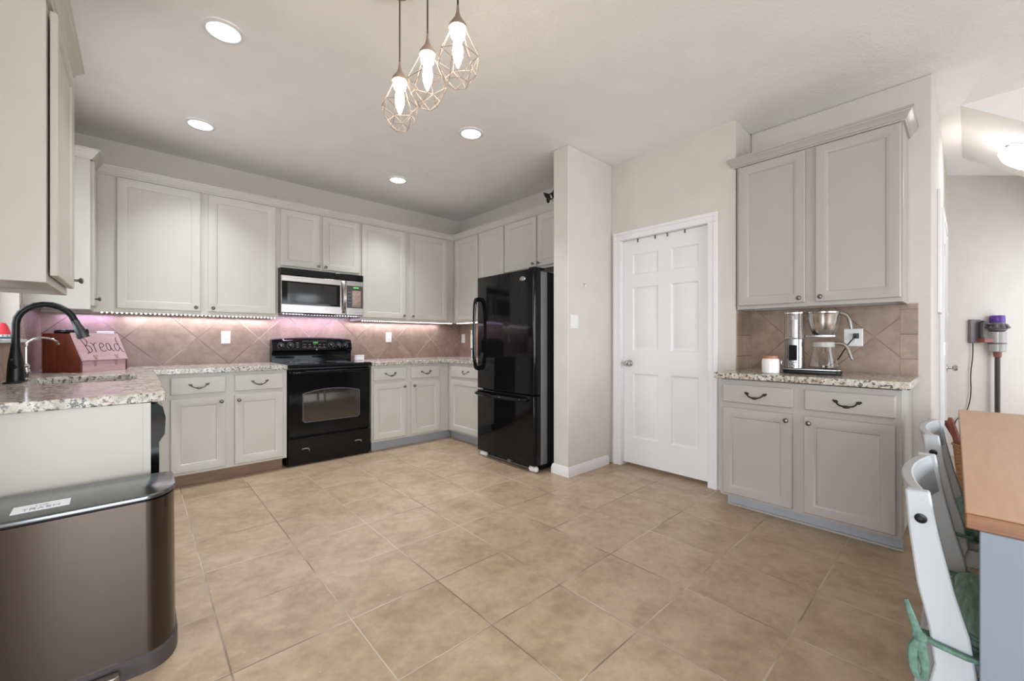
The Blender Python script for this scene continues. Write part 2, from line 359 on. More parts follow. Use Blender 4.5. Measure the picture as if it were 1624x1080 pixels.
# sloped soffit under the stairs: hinged on y = 0.035 and falling towards -y
def sz(y): return CZ+0.8*(y-0.035)
b = B(); b.loops([[(x, 0.035, CZ), (x, -0.9995, sz(-0.9995)), (x, -0.9995, sz(-0.9995)+0.95), (x, 0.035, CZ+0.1)] for x in (4.2, 5.4)])
struct('wall_soffit', b, 'ceiling')
struct('wall_dining_right', B().box(4.2, 4.32, -3.7, -1.0, 0, CZ), 'wall')
b = B()
b.box(-3.1, -0.85, -3.7, -3.58, 0, CZ).box(1.55, 2.05, -3.7, -3.58, 0, CZ).box(3.95, 4.2, -3.7, -3.58, 0, CZ)
b.box(-0.85, 1.55, -3.7, -3.58, 2.35, CZ).box(2.05, 3.95, -3.7, -3.58, 0, 0.65).box(2.05, 3.95, -3.7, -3.58, 2.25, CZ)
struct('wall_rear', b, 'wall')
b = B()
b.box(-3.1, -2.98, -3.58, -1.95, 0, CZ).box(-3.1, -2.98, 0.35, 2.0, 0, CZ).box(-3.1, -2.98, -1.95, 0.35, 2.15, CZ)
struct('wall_living_left', b, 'wall')
struct('wall_living_back', B().box(-3.1, WX-0.16, 2.0, 2.12, 0, CZ), 'wall')

# baseboards
BP = [(0, 0), (0.014, 0), (0.014, 0.05), (0.010, 0.062), (0.006, 0.078), (0, 0.082)]
struct('baseboard_stub', B().sweep([(2.66, 2.38), (2.63, 2.38), (2.63, 2.215), (3.19, 2.215)][::-1], [(-o, z) for o, z in BP]), 'trimw')
struct('baseboard_hall', B().sweep([(5.85, 0.14), (3.72, 0.14)][::-1], BP), 'trimw')

# pantry door with casing, all flush in the right wall
b = B()
CW, CD = 0.062, 0.018
for y0, y1, o0, o1 in ((PY1-0.012, PY1+CW, 0.6, 1.0), (PY0-CW, PY0+0.012, 0.0, 0.4)):
    b.box(3.255-CD, 3.255, y0, y1, 0, PZ-0.012)
    b.box(3.255-CD-0.007, 3.255-CD, y0+(y1-y0)*o0, y0+(y1-y0)*o1, 0, PZ-0.012)
b.box(3.255-CD, 3.255, PY0-CW, PY1+CW, PZ-0.012, PZ+CW)
b.box(3.255-CD-0.007, 3.255-CD, PY0-CW, PY1+CW, PZ+CW*0.55, PZ+CW)
b.box(3.255-CD-0.007, 3.255-CD, PY1+CW*0.55, PY1+CW, PZ-0.012, PZ+CW*0.55).box(3.255-CD-0.007, 3.255-CD, PY0-CW, PY0-CW*0.55, PZ-0.012, PZ+CW*0.55)
b.box(3.2555, 3.375, PY0, PY0+0.012, 0, PZ-0.012).box(3.2555, 3.375, PY1-0.012, PY1, 0, PZ-0.012).box(3.2555, 3.375, PY0, PY1, PZ-0.012, PZ)
struct('trim_1', b, 'trimw', 0.003)
dt = bpy.data.objects.new('door_1', None); COL.objects.link(dt); dt['kind'] = 'structure'; dt.location = (3.29, 0, 0)
b = B(); YL, YR = PY1-0.014, PY0+0.014
b.box(0.012, 0.04, YR, YL, 0.028, PZ-0.014)
cols_y = [(2.02, 1.775), (1.66, 1.432)]; rows_z = [(1.72, 1.90), (1.04, 1.605), (0.262, 0.835)]
ys = [YL, 2.02, 1.775, 1.66, 1.432, YR]; zs = [0.028, 0.262, 0.835, 1.04, 1.605, 1.72, 1.90, PZ-0.014]
for yi in range(0, 5, 2): b.box(0, 0.012, ys[yi+1], ys[yi], zs[0], zs[-1])
for zi in range(0, 7, 2):
    for c in cols_y: b.box(0, 0.012, c[1], c[0], zs[zi], zs[zi+1])
b.at(Matrix.Rotation(-PI/2, 4, 'Z'))
for c in cols_y:
    for r in rows_z:
        b.rect_loops(-c[0], -c[1], r[0], r[1], [(0, 0.0125), (0.0, 0.001), (0.010, 0.0118), (0.018, 0.0118), (0.040, 0.002)])
b.at(Matrix.Identity(4))
b.obj('door_slab', 'trimw', dt)
b = B().lathe([(0.032, 0), (0.032, -0.006), (0.014, -0.012), (0.012, -0.03), (0.024, -0.038), (0.029, -0.052), (0.024, -0.066), (0.008, -0.071)], 20, (0, 2.05, 0.925), 'x')
b.obj('door_knob', 'nickel', dt)
for i, y in enumerate((1.965, 1.80, 1.69, 1.54)):
    b = B().box(3.279, 3.2885, y-0.0022, y+0.0022, PZ-0.040, PZ-0.0125).box(3.279, 3.282, y-0.0022, y+0.0022, PZ-0.044, PZ-0.040)
    tag(b.obj('over_door_hook', 'iron'), ['slim dark hook at the knob end of the pantry door top', 'second slim dark hook from the knob end of the pantry door top',
        'third slim dark hook from the knob end of the pantry door top', 'slim dark hook at the cabinet end of the pantry door top'][i], 'hook', 'hooks along the pantry door top')

# kitchen window in the left wall
wn = bpy.data.objects.new('window_1', None); COL.objects.link(wn); wn['kind'] = 'structure'
b = B(); xo = WX-0.15
b.box(xo, xo+0.04, 2.95, 3.0, 1.115, 2.25).box(xo, xo+0.04, 3.93, 3.98, 1.115, 2.25).box(xo, xo+0.04, 3.0, 3.93, 2.2, 2.25).box(xo, xo+0.04, 3.0, 3.93, 1.115, 1.17).box(xo, xo+0.035, 3.0, 3.93, 1.66, 1.70)
b.obj('window_frame', 'trimw', wn)
B().box(xo+0.012, xo+0.018, 3.0, 3.93, 1.17, 2.2).obj('window_pane', 'pane', wn)
struct('trim_2', B().box(WX-0.112, WX+0.03, 2.93, 4.02, 1.116, 1.139), 'trimw', 0.005)
# backsplash tile fields
struct('trim_3', B().box(WX, 3.255, 4.648, 4.66, 0.915, 1.36), 'splash_x')
struct('trim_4', B().box(WX, WX+0.012, 3.99, 4.648, 0.915, 1.36).box(WX, WX+0.012, 2.3, 3.99, 0.915, 1.114), 'splash_y')
struct('trim_5', B().box(3.243, 3.255, 3.25, 4.648, 0.915, 1.37), 'splash_y')
struct('trim_6', B().box(3.548, 3.56, 0.285, 1.145, 0.915, 1.36), 'splash_y')
struct('trim_7', B().box(3.546, 3.56, 0.205, 0.285, 0.915, 1.36).box(3.27, 3.548, 1.134, 1.1455, 0.915, 1.36), 'splash_b')

# hall door, edge on
hd = bpy.data.objects.new('door_2', None); COL.objects.link(hd); hd['kind'] = 'structure'
B().box(4.42, 5.18, 0.120, 0.1395, 0.02, 2.03).obj('door_slab', 'trimw', hd, 0.002)
B().box(4.35, 4.4195, 0.116, 0.1395, 0, 2.03).box(5.1805, 5.25, 0.116, 0.1395, 0, 2.03).box(4.35, 5.25, 0.116, 0.1395, 2.0302, 2.1).obj('door_casing', 'trimw', hd, 0.003)
b = B().lathe([(0.03, 0), (0.03, -0.005), (0.011, -0.01), (0.011, -0.03), (0.022, -0.036), (0.027, -0.048), (0.02, -0.062), (0.004, -0.065)], 18, (5.08, 0.120, 0.90), 'y')
b.obj('door_knob', 'nickel', hd)
for z in (1.07, 1.80):
    B().box(4.415, 4.435, 0.113, 0.121, z-0.045, z+0.045).obj('hinge', 'nickel', hd)

# ------------------------------------------------------------------ cabinets
DOOR = [(0, 0), (0, -0.016), (0.004, -0.02), (0.048, -0.02), (0.053, -0.0165), (0.060, -0.0165), (0.066, -0.0105)]
DRAW = [(0, 0), (0, -0.015), (0.006, -0.02)]
def knob_mesh(): return B().lathe([(0.006, 0), (0.0055, -0.012), (0.006, -0.014), (0.0125, -0.019), (0.0145, -0.024), (0.012, -0.029), (0.005, -0.0315)], 14, axis='y').mesh('knob', 'knobm')
KNOB = knob_mesh()
def pull_mesh(m):
    b = B()
    b.tube([(-0.048, 0, 0.004), (-0.047, -0.012, 0.006), (-0.040, -0.024, -0.006), (-0.026, -0.027, -0.014), (0, -0.028, -0.018), (0.026, -0.027, -0.014), (0.040, -0.024, -0.006), (0.047, -0.012, 0.006), (0.048, 0, 0.004)],
           [0.005, 0.005, 0.0042, 0.0042, 0.0055, 0.0042, 0.0042, 0.005, 0.005], 8, 2)
    b.ball((0, -0.028, -0.018), 0.011, 12, 1.6, 0.55, 0.75)
    for s in (-1, 1): b.ball((s*0.050, -0.003, 0.006), 0.010, 12, 1.1, 0.4, 0.9); b.ball((s*0.060, -0.004, 0.011), 0.006, 10, 1, 0.5, 1)
    return b.mesh('drawer_pull', m)
PULLS = {'cream': pull_mesh('knobm'), 'greige': pull_mesh('iron')}
def link(me, name, parent, loc):
    o = bpy.data.objects.new(name, me); COL.objects.link(o); o.parent = parent; o.location = loc; return o
def cabinet(name, label, loc, rz, w, z0, z1, depth, doors, drawers=(), m='cream', toe=None, upper=True, x0=0.0, group=None, toe_shoe=False):
    t = thing(name, label, 'cabinet', (loc[0], loc[1], 0), rz, group)
    b = B()
    if upper:
        b.box(x0, w, 0, depth, z0+0.018, z1)
        b.box(x0, w, 0, 0.02, z0, z0+0.018).box(x0, x0+0.016, 0.02, depth, z0, z0+0.018).box(w-0.016, w, 0.02, depth, z0, z0+0.018)
    else:
        b.box(x0, w, 0, depth, z0, z1)
    b.obj('cabinet_body', m, t)
    if toe:
        tx0, tx1 = toe[1] if len(toe) > 1 else (x0, w)
        tb = B().box(tx0, tx1, 0.075, 0.095, 0, z0)
        tb.obj('toe_kick', toe[0], t)
        if toe_shoe: B().box(tx0, tx1, 0.063, 0.075, 0.0, 0.014).obj('shoe_molding', m, t, 0.003)
    for d in doors:
        a, c, e, f, kx, kz = d[:6]
        o = B().rect_loops(a, c, e, f, DOOR).obj('cabinet_door', m, t)
        if kx is not None: link(KNOB, 'knob', o, (kx, -0.02, kz))
    for a, c, e, f in drawers:
        o = B().rect_loops(a, c, e, f, DRAW).obj('drawer', m, t)
        link(PULLS[m], 'drawer_pull', o, ((a+c)/2, -0.02, (e+f)/2))
    return t
ZB, ZT = 1.345, 2.385
YU = 4.338
ux = -0.249   # uppers on the back wall start at the left corner
cabinet('upper_cabinet', 'wide cream upper cabinet between the left corner and the microwave', (ux, YU), 0, 0.967-ux, ZB, ZT, 4.658-YU,
        [(-0.126-ux, 0.384-ux, 1.375, 2.37, 0.352-ux, 1.405), (0.435-ux, 0.944-ux, 1.375, 2.37, 0.468-ux, 1.405)])
cabinet('upper_cabinet', 'short cream upper cabinet right above the microwave', (0.967, YU), 0, 0.781, 1.812, ZT, 4.658-YU,
        [(0.019, 0.367, 1.836, 2.37, 0.348, 1.862), (0.397, 0.767, 1.836, 2.37, 0.417, 1.862)])
cabinet('upper_cabinet', 'cream upper cabinet to the right of the microwave', (1.748, YU), 0, 1.190, ZB, ZT, 4.658-YU,
        [(0.010, 0.522, 1.378, 2.37, 0.49, 1.41), (0.570, 1.083, 1.378, 2.37, 0.603, 1.41)])
FX = 2.94
cabinet('upper_cabinet', 'tall cream upper cabinet left of the refrigerator on the right wall', (FX, 4.336), -PI/2, 0.974, ZB, ZT, 3.253-FX,
        [(0.040, 0.505, 1.375, 2.37, None, 0), (0.529, 0.964, 1.375, 2.37, None, 0)])
cabinet('upper_cabinet', 'short cream upper cabinet above the black refrigerator', (FX, 3.361), -PI/2, 0.975, 1.84, ZT, 3.253-FX,
        [(0.010, 0.486, 1.862, 2.37, 0.455, 1.895), (0.503, 0.955, 1.862, 2.37, 0.532, 1.895)])
cabinet('upper_cabinet', 'narrow cream corner upper cabinet beyond the sink window', (-0.249, 4.05), PI/2, 0.605, ZB, ZT, 0.304,
        [(0.012, 0.262, 1.372, 2.37, 0.05, 1.42)])
t = cabinet('upper_cabinet', 'near cream upper cabinet in the foreground with its door edge on', (-0.255, 2.285), PI/2, 0.60, ZB, ZT+0.03, 0.298,
        [(0.03, 0.575, 1.375, 2.37, None, 0)])
nd = [c for c in t.children if c.name.startswith('cabinet_door')][0]
nd.location = (0, -0.007, 0)
link(KNOB, 'knob', nd, (0.555, -0.02, 1.415))
# crown mouldings
def crown(path, z, label, m, s=1.0):
    pr = [(0, 0), (0.010, 0), (0.012, 0.008), (0.018, 0.012), (0.026, 0.030), (0.040, 0.043), (0.042, 0.050), (0.048, 0.053), (0.048, 0.064), (0, 0.064)]
    tag(B().sweep(path, [(o*s+0.0006, z+h*s) for o, h in pr]).obj('crown_molding', m, sharp=25), label, 'molding')
crown([(WX+0.002, 4.05), (-0.249, 4.05), (-0.249, YU), (FX, YU), (FX, 2.387)], 2.376, 'long cream crown molding along the back and right wall cabinets', 'cream')
crown([(WX+0.002, 2.285), (-0.255, 2.285), (-0.255, 2.885), (WX+0.002, 2.885)], 2.39, 'cream crown molding on the near foreground cabinet', 'cream', 1.15)

YB = 4.02
cabinet('base_cabinet', 'cream base cabinet left of the black stove', (0.083, YB), 0, 0.880, 0.10, 0.874, 0.62,
        [(0.091, 0.435, 0.122, 0.686, 0.405, 0.645), (0.495, 0.850, 0.122, 0.686, 0.522, 0.645)],
        [(0.091, 0.435, 0.716, 0.848), (0.495, 0.850, 0.716, 0.848)], toe=('toewood', (0, 0.862)), upper=False)
cabinet('base_cabinet', 'cream base cabinet between the stove and the right corner', (1.732, YB), 0, 0.913, 0.10, 0.874, 0.62,
        [(0.015, 0.375, 0.122, 0.692, 0.348, 0.645), (0.435, 0.789, 0.122, 0.692, 0.462, 0.645)],
        [(0.015, 0.375, 0.722, 0.848), (0.435, 0.789, 0.722, 0.848)], toe=('toegray', (0.03, 0.99)), upper=False)
cabinet('base_cabinet', 'cream base cabinet next to the refrigerator on the right wall', (2.647, YB-0.002), -PI/2, 0.76, 0.10, 0.874, 0.60,
        [(0.075, 0.66, 0.122, 0.692, None, 0)], [(0.075, 0.66, 0.722, 0.848)], toe=('toegray', (-0.07, 0.76)), upper=False)
# sink run: end panel, dishwasher, sink cabinet
b = B().prism([(WX, 2.235), (0.030, 2.262), (0.030, 2.285), (WX, 2.258)], 0, 0.874).prism([(0.012, 2.258), (0.036, 2.2585), (0.036, 2.29), (0.012, 2.29)], 0, 0.874)
tag(b.obj('end_panel', 'cream'), 'plain cream end panel closing the sink counter, behind the trash can', 'panel')
t = thing('dishwasher', 'black dishwasher seen edge on at the end of the sink counter', 'dishwasher', (0.03, 2.60, 0))
B().box(-0.54, 0.005, -0.295, 0.295, 0.10, 0.868).obj('body', 'blacks', t)
b = B(); b.loops([[(0.006, y, 0.12), (0.028, y, 0.12), (0.034, y, 0.60), (0.034, y, 0.70), (0.052, y, 0.73), (0.055, y, 0.80), (0.046, y, 0.845), (0.03, y, 0.862), (0.006, y, 0.862)] for y in (-0.295, 0.295)])
b.obj('door', 'black', t)
B().box(-0.5, -0.05, -0.29, 0.29, 0, 0.1).obj('toe_kick', 'blacks', t)
cabinet('base_cabinet', 'cream sink base cabinet hidden behind the sink counter', (0.03, 2.90), PI/2, 1.09, 0.10, 0.70, 0.58,
        [(0.03, 0.45, 0.122, 0.69, 0.42, 0.645), (0.48, 0.90, 0.122, 0.69, 0.51, 0.645)], upper=False, toe=('toewood',))

# nook cabinets
NX = 2.958
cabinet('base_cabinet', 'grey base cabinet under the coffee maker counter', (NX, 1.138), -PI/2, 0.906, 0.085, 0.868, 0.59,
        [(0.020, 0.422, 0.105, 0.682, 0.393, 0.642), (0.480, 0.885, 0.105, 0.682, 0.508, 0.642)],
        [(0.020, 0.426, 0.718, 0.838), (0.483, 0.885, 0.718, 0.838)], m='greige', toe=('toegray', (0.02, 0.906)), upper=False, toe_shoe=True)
NU = 3.25
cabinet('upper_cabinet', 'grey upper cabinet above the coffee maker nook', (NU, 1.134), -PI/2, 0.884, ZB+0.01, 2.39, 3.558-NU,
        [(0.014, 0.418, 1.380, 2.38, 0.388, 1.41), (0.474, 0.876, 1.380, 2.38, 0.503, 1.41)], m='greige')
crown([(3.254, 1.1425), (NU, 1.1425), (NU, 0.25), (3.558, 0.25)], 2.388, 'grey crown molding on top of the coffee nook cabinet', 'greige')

# ------------------------------------------------------------------ countertops
def counter(poly, label, holes=None):
    bm = bmesh.new()
    b = B()
    if not holes: b.prism(poly, 0.8755, 0.915)
    return tag(b.obj('countertop', 'granite', bevel=0.006), label, 'countertop')
counter([(1.732, 3.985), (2.612, 3.985), (2.612, 3.258), (3.243, 3.258), (3.243, 4.647), (1.732, 4.647)], 'speckled granite countertop in the right corner between stove and refrigerator')
counter([(2.915, 0.195), (3.546, 0.195), (3.546, 1.132), (3.2, 1.132), (3.2, 1.142), (3.15, 1.168), (2.915, 1.168)], 'speckled granite countertop in the coffee nook')
# left counter with the sink hole, one closed mesh from a plan grid
SX0, SX1, SY0, SY1 = -0.43, -0.012, 3.05, 3.60
b = B()
outer = [(WX+0.012, 4.647), (WX+0.012, 2.196), (0.083, 2.262), (0.083, 3.985), (0.963, 3.985), (0.963, 4.647)]
rc = 0.07; hole = []
for cx, cy, a0 in ((SX1-rc, SY1-rc, 0), (SX0+rc, SY1-rc, 90), (SX0+rc, SY0+rc, 180), (SX1-rc, SY0+rc, 270)):
    for k in range(6):
        a = math.radians(a0+18*k); hole.append((cx+rc*math.cos(a), cy+rc*math.sin(a)))
bm = bmesh.new()
def ringv(pts, z): return [bm.verts.new((x, y, z)) for x, y in pts]
for z in (0.8755, 0.915):
    o = ringv(outer, z); h = ringv(hole, z); ed = []
    for R in (o, h): ed += [bm.edges.new((R[i], R[(i+1) % len(R)])) for i in range(len(R))]
    bmesh.ops.triangle_fill(bm, use_beauty=True, edges=ed)
    if z < 0.9: o0, h0 = o, h
for R0, R1 in ((o0, o), (h0, h)):
    for i in range(len(R0)): bm.faces.new((R0[i], R0[(i+1) % len(R0)], R1[(i+1) % len(R1)], R1[i]))
bmesh.ops.recalc_face_normals(bm, faces=bm.faces)
me = bpy.data.meshes.new('countertop'); bm.to_mesh(me); bm.free(); me.materials.append(M['granite'])
ob = bpy.data.objects.new('countertop', me); COL.objects.link(ob); tag(ob, 'long speckled granite countertop around the sink, from trash can to stove', 'countertop')
bv = ob.modifiers.new('bevel', 'BEVEL'); bv.width = 0.004; bv.segments = 2; bv.limit_method = 'ANGLE'; bv.angle_limit = math.radians(50)
# undermount sink
b = B()
rings = []
for ins, z in ((-0.012, 0.8745), (0.004, 0.8745), (0.010, 0.80), (0.03, 0.72), (0.12, 0.71)):
    rings.append([((x-(SX0+SX1)/2)*(1-2*ins/0.42)+(SX0+SX1)/2, (y-3.325)*(1-2*ins/0.55)+3.325, z) for x, y in hole])
b.loops(rings, cap0=False)
tag(b.obj('sink', 'steel'), 'stainless sink set under the granite counter', 'sink')

# faucet
t = thing('faucet', 'tall matte black gooseneck kitchen faucet at the sink', 'faucet', (-0.468, 3.27, 0.9155))
b = B(); rp = []
for k in range(24):
    a = 2*PI*k/24; rp.append((0.033*math.cos(a), 0.033*math.sin(a)+(0.075 if math.sin(a) > 0.01 else -0.075)))
b.prism(rp, 0, 0.007); b.obj('deck_plate', 'blacks', t, 0.002)
B().lathe([(0.032, 0.007), (0.031, 0.05), (0.028, 0.10), (0.020, 0.16), (0.016, 0.20)], 24).obj('body', 'blacks', t)
pts = [(0, 0, 0.19), (0, 0, 0.30)]
R = 0.105
for k in range(0, 11): a = PI-PI*0.93*k/10; pts.append((R+R*math.cos(a), 0, 0.30+R*math.sin(a)))
B().tube(pts, 0.0155, 14).obj('spout', 'blacks', t)
e = Vector(pts[-1]); d = (Vector(pts[-1])-Vector(pts[-2])).normalized()
B().tube([e, e+d*0.03, e+d*0.035, e+d*0.10], [0.017, 0.018, 0.020, 0.026], 18).obj('spray_head', 'gunmetal', t, label='dark metallic spray head')
f = e+d*0.07+Vector((0.022, 0, 0.0)); B().ball((f.x, f.y, f.z), 0.014, 12, 0.6, 0.7, 1.6).obj('spray_button', 'blacks', t)
B().tube([(0, -0.03, 0.08), (0, -0.06, 0.085), (0, -0.085, 0.12)], [0.010, 0.009, 0.006], 10).obj('lever', 'blacks', t)
t = thing('water_tap', 'slim chrome filtered water tap beside the black faucet', 'tap', (-0.455, 3.43, 0.9155))
B().lathe([(0.022, 0), (0.022, 0.005), (0.012, 0.012), (0.013, 0.03), (0.018, 0.045), (0.012, 0.06), (0.015, 0.075), (0.008, 0.09)], 16).obj('base', 'chrome', t)
pts = [(0, 0, 0.08), (0, 0, 0.18)]
for k in range(9): a = PI-PI*0.80*k/8; pts.append((0.062+0.062*math.cos(a), 0.0, 0.18+0.05*math.sin(a)))
B().tube(pts, 0.0052, 10).obj('spout', 'chrome', t)
e = Vector(pts[-1]); B().tube([e, e+Vector((0.008, 0, -0.018))], [0.007, 0.006], 10).obj('tip', 'chrome', t)
B().tube([(0, 0.01, 0.07), (0.0, 0.04, 0.075)], [0.005, 0.004], 8).obj('lever', 'chrome', t)

# red cone on the window sill and the small vial
t = thing('timer', 'small red cone on a dark blue base with a white band, on the window sill', 'ornament', (-0.612, 3.905, 1.1395))
B().box(-0.045, 0.045, -0.045, 0.045, 0, 0.012).obj('base', 'bluep', t, 0.003)
B().lathe([(0.040, 0.012), (0.040, 0.026)], 20).obj('band', 'plate', t)
b = B()
for k in range(14):
    a = 2*PI*k/14; b.at(T(0, 0, 0.019, a)); b.box(0.0395, 0.0407, -0.0035, 0.0035, -0.004, 0.004)
b.obj('band_lettering', 'greyink', t)
B().lathe([(0.039, 0.026), (0.030, 0.055), (0.021, 0.082), (0.014, 0.094), (0.003, 0.099)], 20).obj('cone', 'redp', t)
tag(B().lathe([(0.011, 0), (0.012, 0.004), (0.012, 0.07), (0.0105, 0.07), (0.0105, 0.006), (0.002, 0.006)], 14, (-0.545, 4.005, 1.1395)).obj('vial', 'glass'), 'small clear vial standing on the end of the window sill', 'vial')

# ------------------------------------------------------------------ bread box in the left corner
A0 = Vector((-0.292, 3.985)); A1 = Vector((-0.066, 4.275)); wB = (A1-A0).length
rzb = math.atan2(A1.y-A0.y, A1.x-A0.x)
t = thing('bread_box', 'wooden bread box with a slanted pinkish lid lettered Bread', 'bread box', (A0.x, A0.y, 0.9155), rzb)
dB = 0.235; hB = 0.262; lf = 0.073
side = [(0, 0), (dB, 0), (dB, hB), (0.075, hB), (0.0, lf)]
for xa, xb in ((0, 0.016), (wB-0.016, wB)):
    B().prism_axis(side, xa, xb, 'x').obj('side_board', 'redwood', t)
B().box(0.016, wB-0.016, 0.0, 0.014, 0, lf).obj('front_board', 'pinkwood', t)
B().box(0.016, wB-0.016, dB-0.012, dB, 0, hB).box(0.016, wB-0.016, 0.014, dB-0.012, 0, 0.012).obj('back_board', 'redwood', t)
B().box(0.016, wB-0.016, 0.078, dB-0.012, hB-0.014, hB).obj('top_board', 'redwood', t)
lv = Vector((0, 0.075, hB-lf)); ll = lv.length; ang = math.atan2(lv.z, lv.y)
LM = Matrix.Translation((0.008, -0.004, lf+0.002)) @ Matrix.Rotation(ang, 4, 'X')
lid = B().at(LM).box(0, wB-0.016, 0, ll, -0.004, 0.010).obj('lid', 'pinkwood', t, 0.002)
strokes = [
 [(0.02, 0.17), (0.05, 0.155), (0.075, 0.05)], [(0.045, 0.158), (0.075, 0.163), (0.088, 0.14), (0.080, 0.118), (0.06, 0.108)], [(0.06, 0.108), (0.09, 0.108), (0.102, 0.082), (0.092, 0.058), (0.065, 0.062), (0.058, 0.045)],
 [(0.105, 0.128), (0.125, 0.120), (0.125, 0.06)], [(0.125, 0.11), (0.14, 0.13), (0.155, 0.125)],
 [(0.165, 0.092), (0.205, 0.10), (0.20, 0.125), (0.18, 0.128), (0.165, 0.105), (0.168, 0.07), (0.19, 0.06), (0.21, 0.072)],
 [(0.25, 0.118), (0.235, 0.128), (0.22, 0.11), (0.222, 0.075), (0.24, 0.066), (0.255, 0.09), (0.25, 0.128), (0.252, 0.08), (0.272, 0.062)],
 [(0.325, 0.11), (0.305, 0.125), (0.285, 0.105), (0.288, 0.068), (0.308, 0.060), (0.324, 0.085)], [(0.335, 0.172), (0.318, 0.162), (0.325, 0.11), (0.332, 0.07), (0.352, 0.052)]]
b = B().at(LM)
for s in strokes: b.tube([(x*0.98-0.004, y, 0.0105) for x, y in s], 0.0021, 6, 2)
b.obj('lettering', 'ink', lid, label='dark burnt lettering reading Bread')
for hx in (0.10, 0.265):
    b = B().at(LM); b.ball((hx, 0.018, 0.011), 0.013, 10, 1, 1, .3).ball((hx-0.010, 0.032, 0.011), 0.008, 10, 1, 1, .3).ball((hx+0.010, 0.032, 0.011), 0.008, 10, 1, 1, .3)
    b.at(Matrix.Identity(4)); b.ball((hx+0.008, -0.004, lf-0.012), 0.012, 10, .8, .3, 1.2).ball((hx+0.008, -0.003, lf-0.028), 0.009, 10, .8, .3, 1)
    b.obj('hinge', 'pinkn', t, label='small ornate pinkish hinge')
tag(B().lathe([(0.066, 0), (0.071, 0.008), (0.068, 0.022), (0.05, 0.026), (0.02, 0.028)], 28, (-0.360, 4.165, 0.9160+hB)).obj('pan_lid', 'blacks'), 'flat round black lid lying on the bread box', 'lid')

# ------------------------------------------------------------------ wall plates
def outlet(loc, rz, label, switch=False, name='wall_outlet', cat='outlet', w=0.072, h=0.117):
    t = thing(name, label, cat, loc, rz)
    B().rect_loops(-w/2, w/2, -h/2, h/2, [(0, 0), (0, -0.003), (0.003, -0.006)]).obj('plate', 'plate', t)
    if switch:
        for sx in (-0.024, 0.024) if w > 0.1 else (0,):
            B().rect_loops(sx-0.008, sx+0.008, -0.014, 0.014, [(0, -0.006), (0.002, -0.009)]).obj('toggle', 'plate', t)
    else:
        B().rect_loops(-0.017, 0.017, -0.034, 0.034, [(0, -0.006), (0.0015, -0.0075)]).obj('socket_face', 'plate', t)
        b = B()
        for z in (-0.018, 0.018):
            b.box(-0.008, -0.0055, -0.0085, -0.0074, z-0.004, z+0.006).box(0.0055, 0.008, -0.0085, -0.0074, z-0.004, z+0.006).box(-0.002, 0.002, -0.0085, -0.0074, z-0.012, z-0.008)
        b.obj('slots', 'greyink', t)
    return t
outlet((0.601, 4.6479, 1.159), 0, 'white wall outlet on the tile left of the stove')
outlet((2.213, 4.6479, 1.168), 0, 'white wall outlet on the tile right of the stove')
outlet((-0.20, 4.6479, 1.145), 0, 'white wall outlet partly hidden behind the bread box lid', w=0.10)
outlet((3.2429, 4.564, 1.156), -PI/2, 'narrow looking white outlet on the right wall tile near the refrigerator')
outlet((3.5479, 0.515, 1.15), -PI/2, 'white wall outlet behind the coffee maker', w=0.10)
outlet((2.706, 2.2149, 1.288), 0, 'white light switch on the short wall beside the pantry', True, 'light_switch', 'switch', 0.098)
b = B().tube([(2.83, 2.2149, 1.615), (2.83, 2.20, 1.612), (2.83, 2.194, 1.60), (2.83, 2.198, 1.594)], 0.004, 6, 1)
tag(b.obj('wall_hook', 'nickel'), 'tiny metal hook high on the short wall beside the pantry', 'hook')

# ------------------------------------------------------------------ LED strips
def led_strip(pts, label, m='led', size=0.0045):
    t = thing('led_strip', label, 'light strip', pts[0])
    p0 = Vector(pts[0]); d = Vector(pts[-1])-p0
    n = d.normalized(); s = Vector((-n.y, n.x, 0))*0.004
    b = B(); b.loops([[tuple(s), tuple(-s), tuple(-s+Vector((0, 0, 0.0015))), tuple(s+Vector((0, 0, 0.0015)))], [tuple(d+s), tuple(d-s), tuple(d-s+Vector((0, 0, 0.0015))), tuple(d+s+Vector((0, 0, 0.0015)))]])
    b.obj('strip_tape', 'plate', t)
    k = max(2, int(d.length/0.027)); me = B().ball((0, 0, -0.002), size, 8).mesh('led', m)
    for i in range(k): link(me, 'led', t, tuple(d*((i+0.5)/k)))
led_strip([(-0.22, YU+0.012, ZB-0.0018), (0.955, YU+0.012, ZB-0.0018)], 'row of white leds under the wide upper cabinet left of the microwave', size=0.0048)
led_strip([(0.99, 4.30, 1.3835), (1.70, 4.30, 1.3835)], 'row of violet leds under the microwave', 'led2', 0.005)
led_strip([(1.76, YU+0.012, ZB-0.0018), (2.92, YU+0.012, ZB-0.0018)], 'row of white leds under the upper cabinet right of the microwave', size=0.0045)
led_strip([(FX+0.012, 4.30, ZB-0.0018), (FX+0.012, 3.38, ZB-0.0018)], 'row of white leds under the right wall cabinet by the refrigerator', size=0.0045)

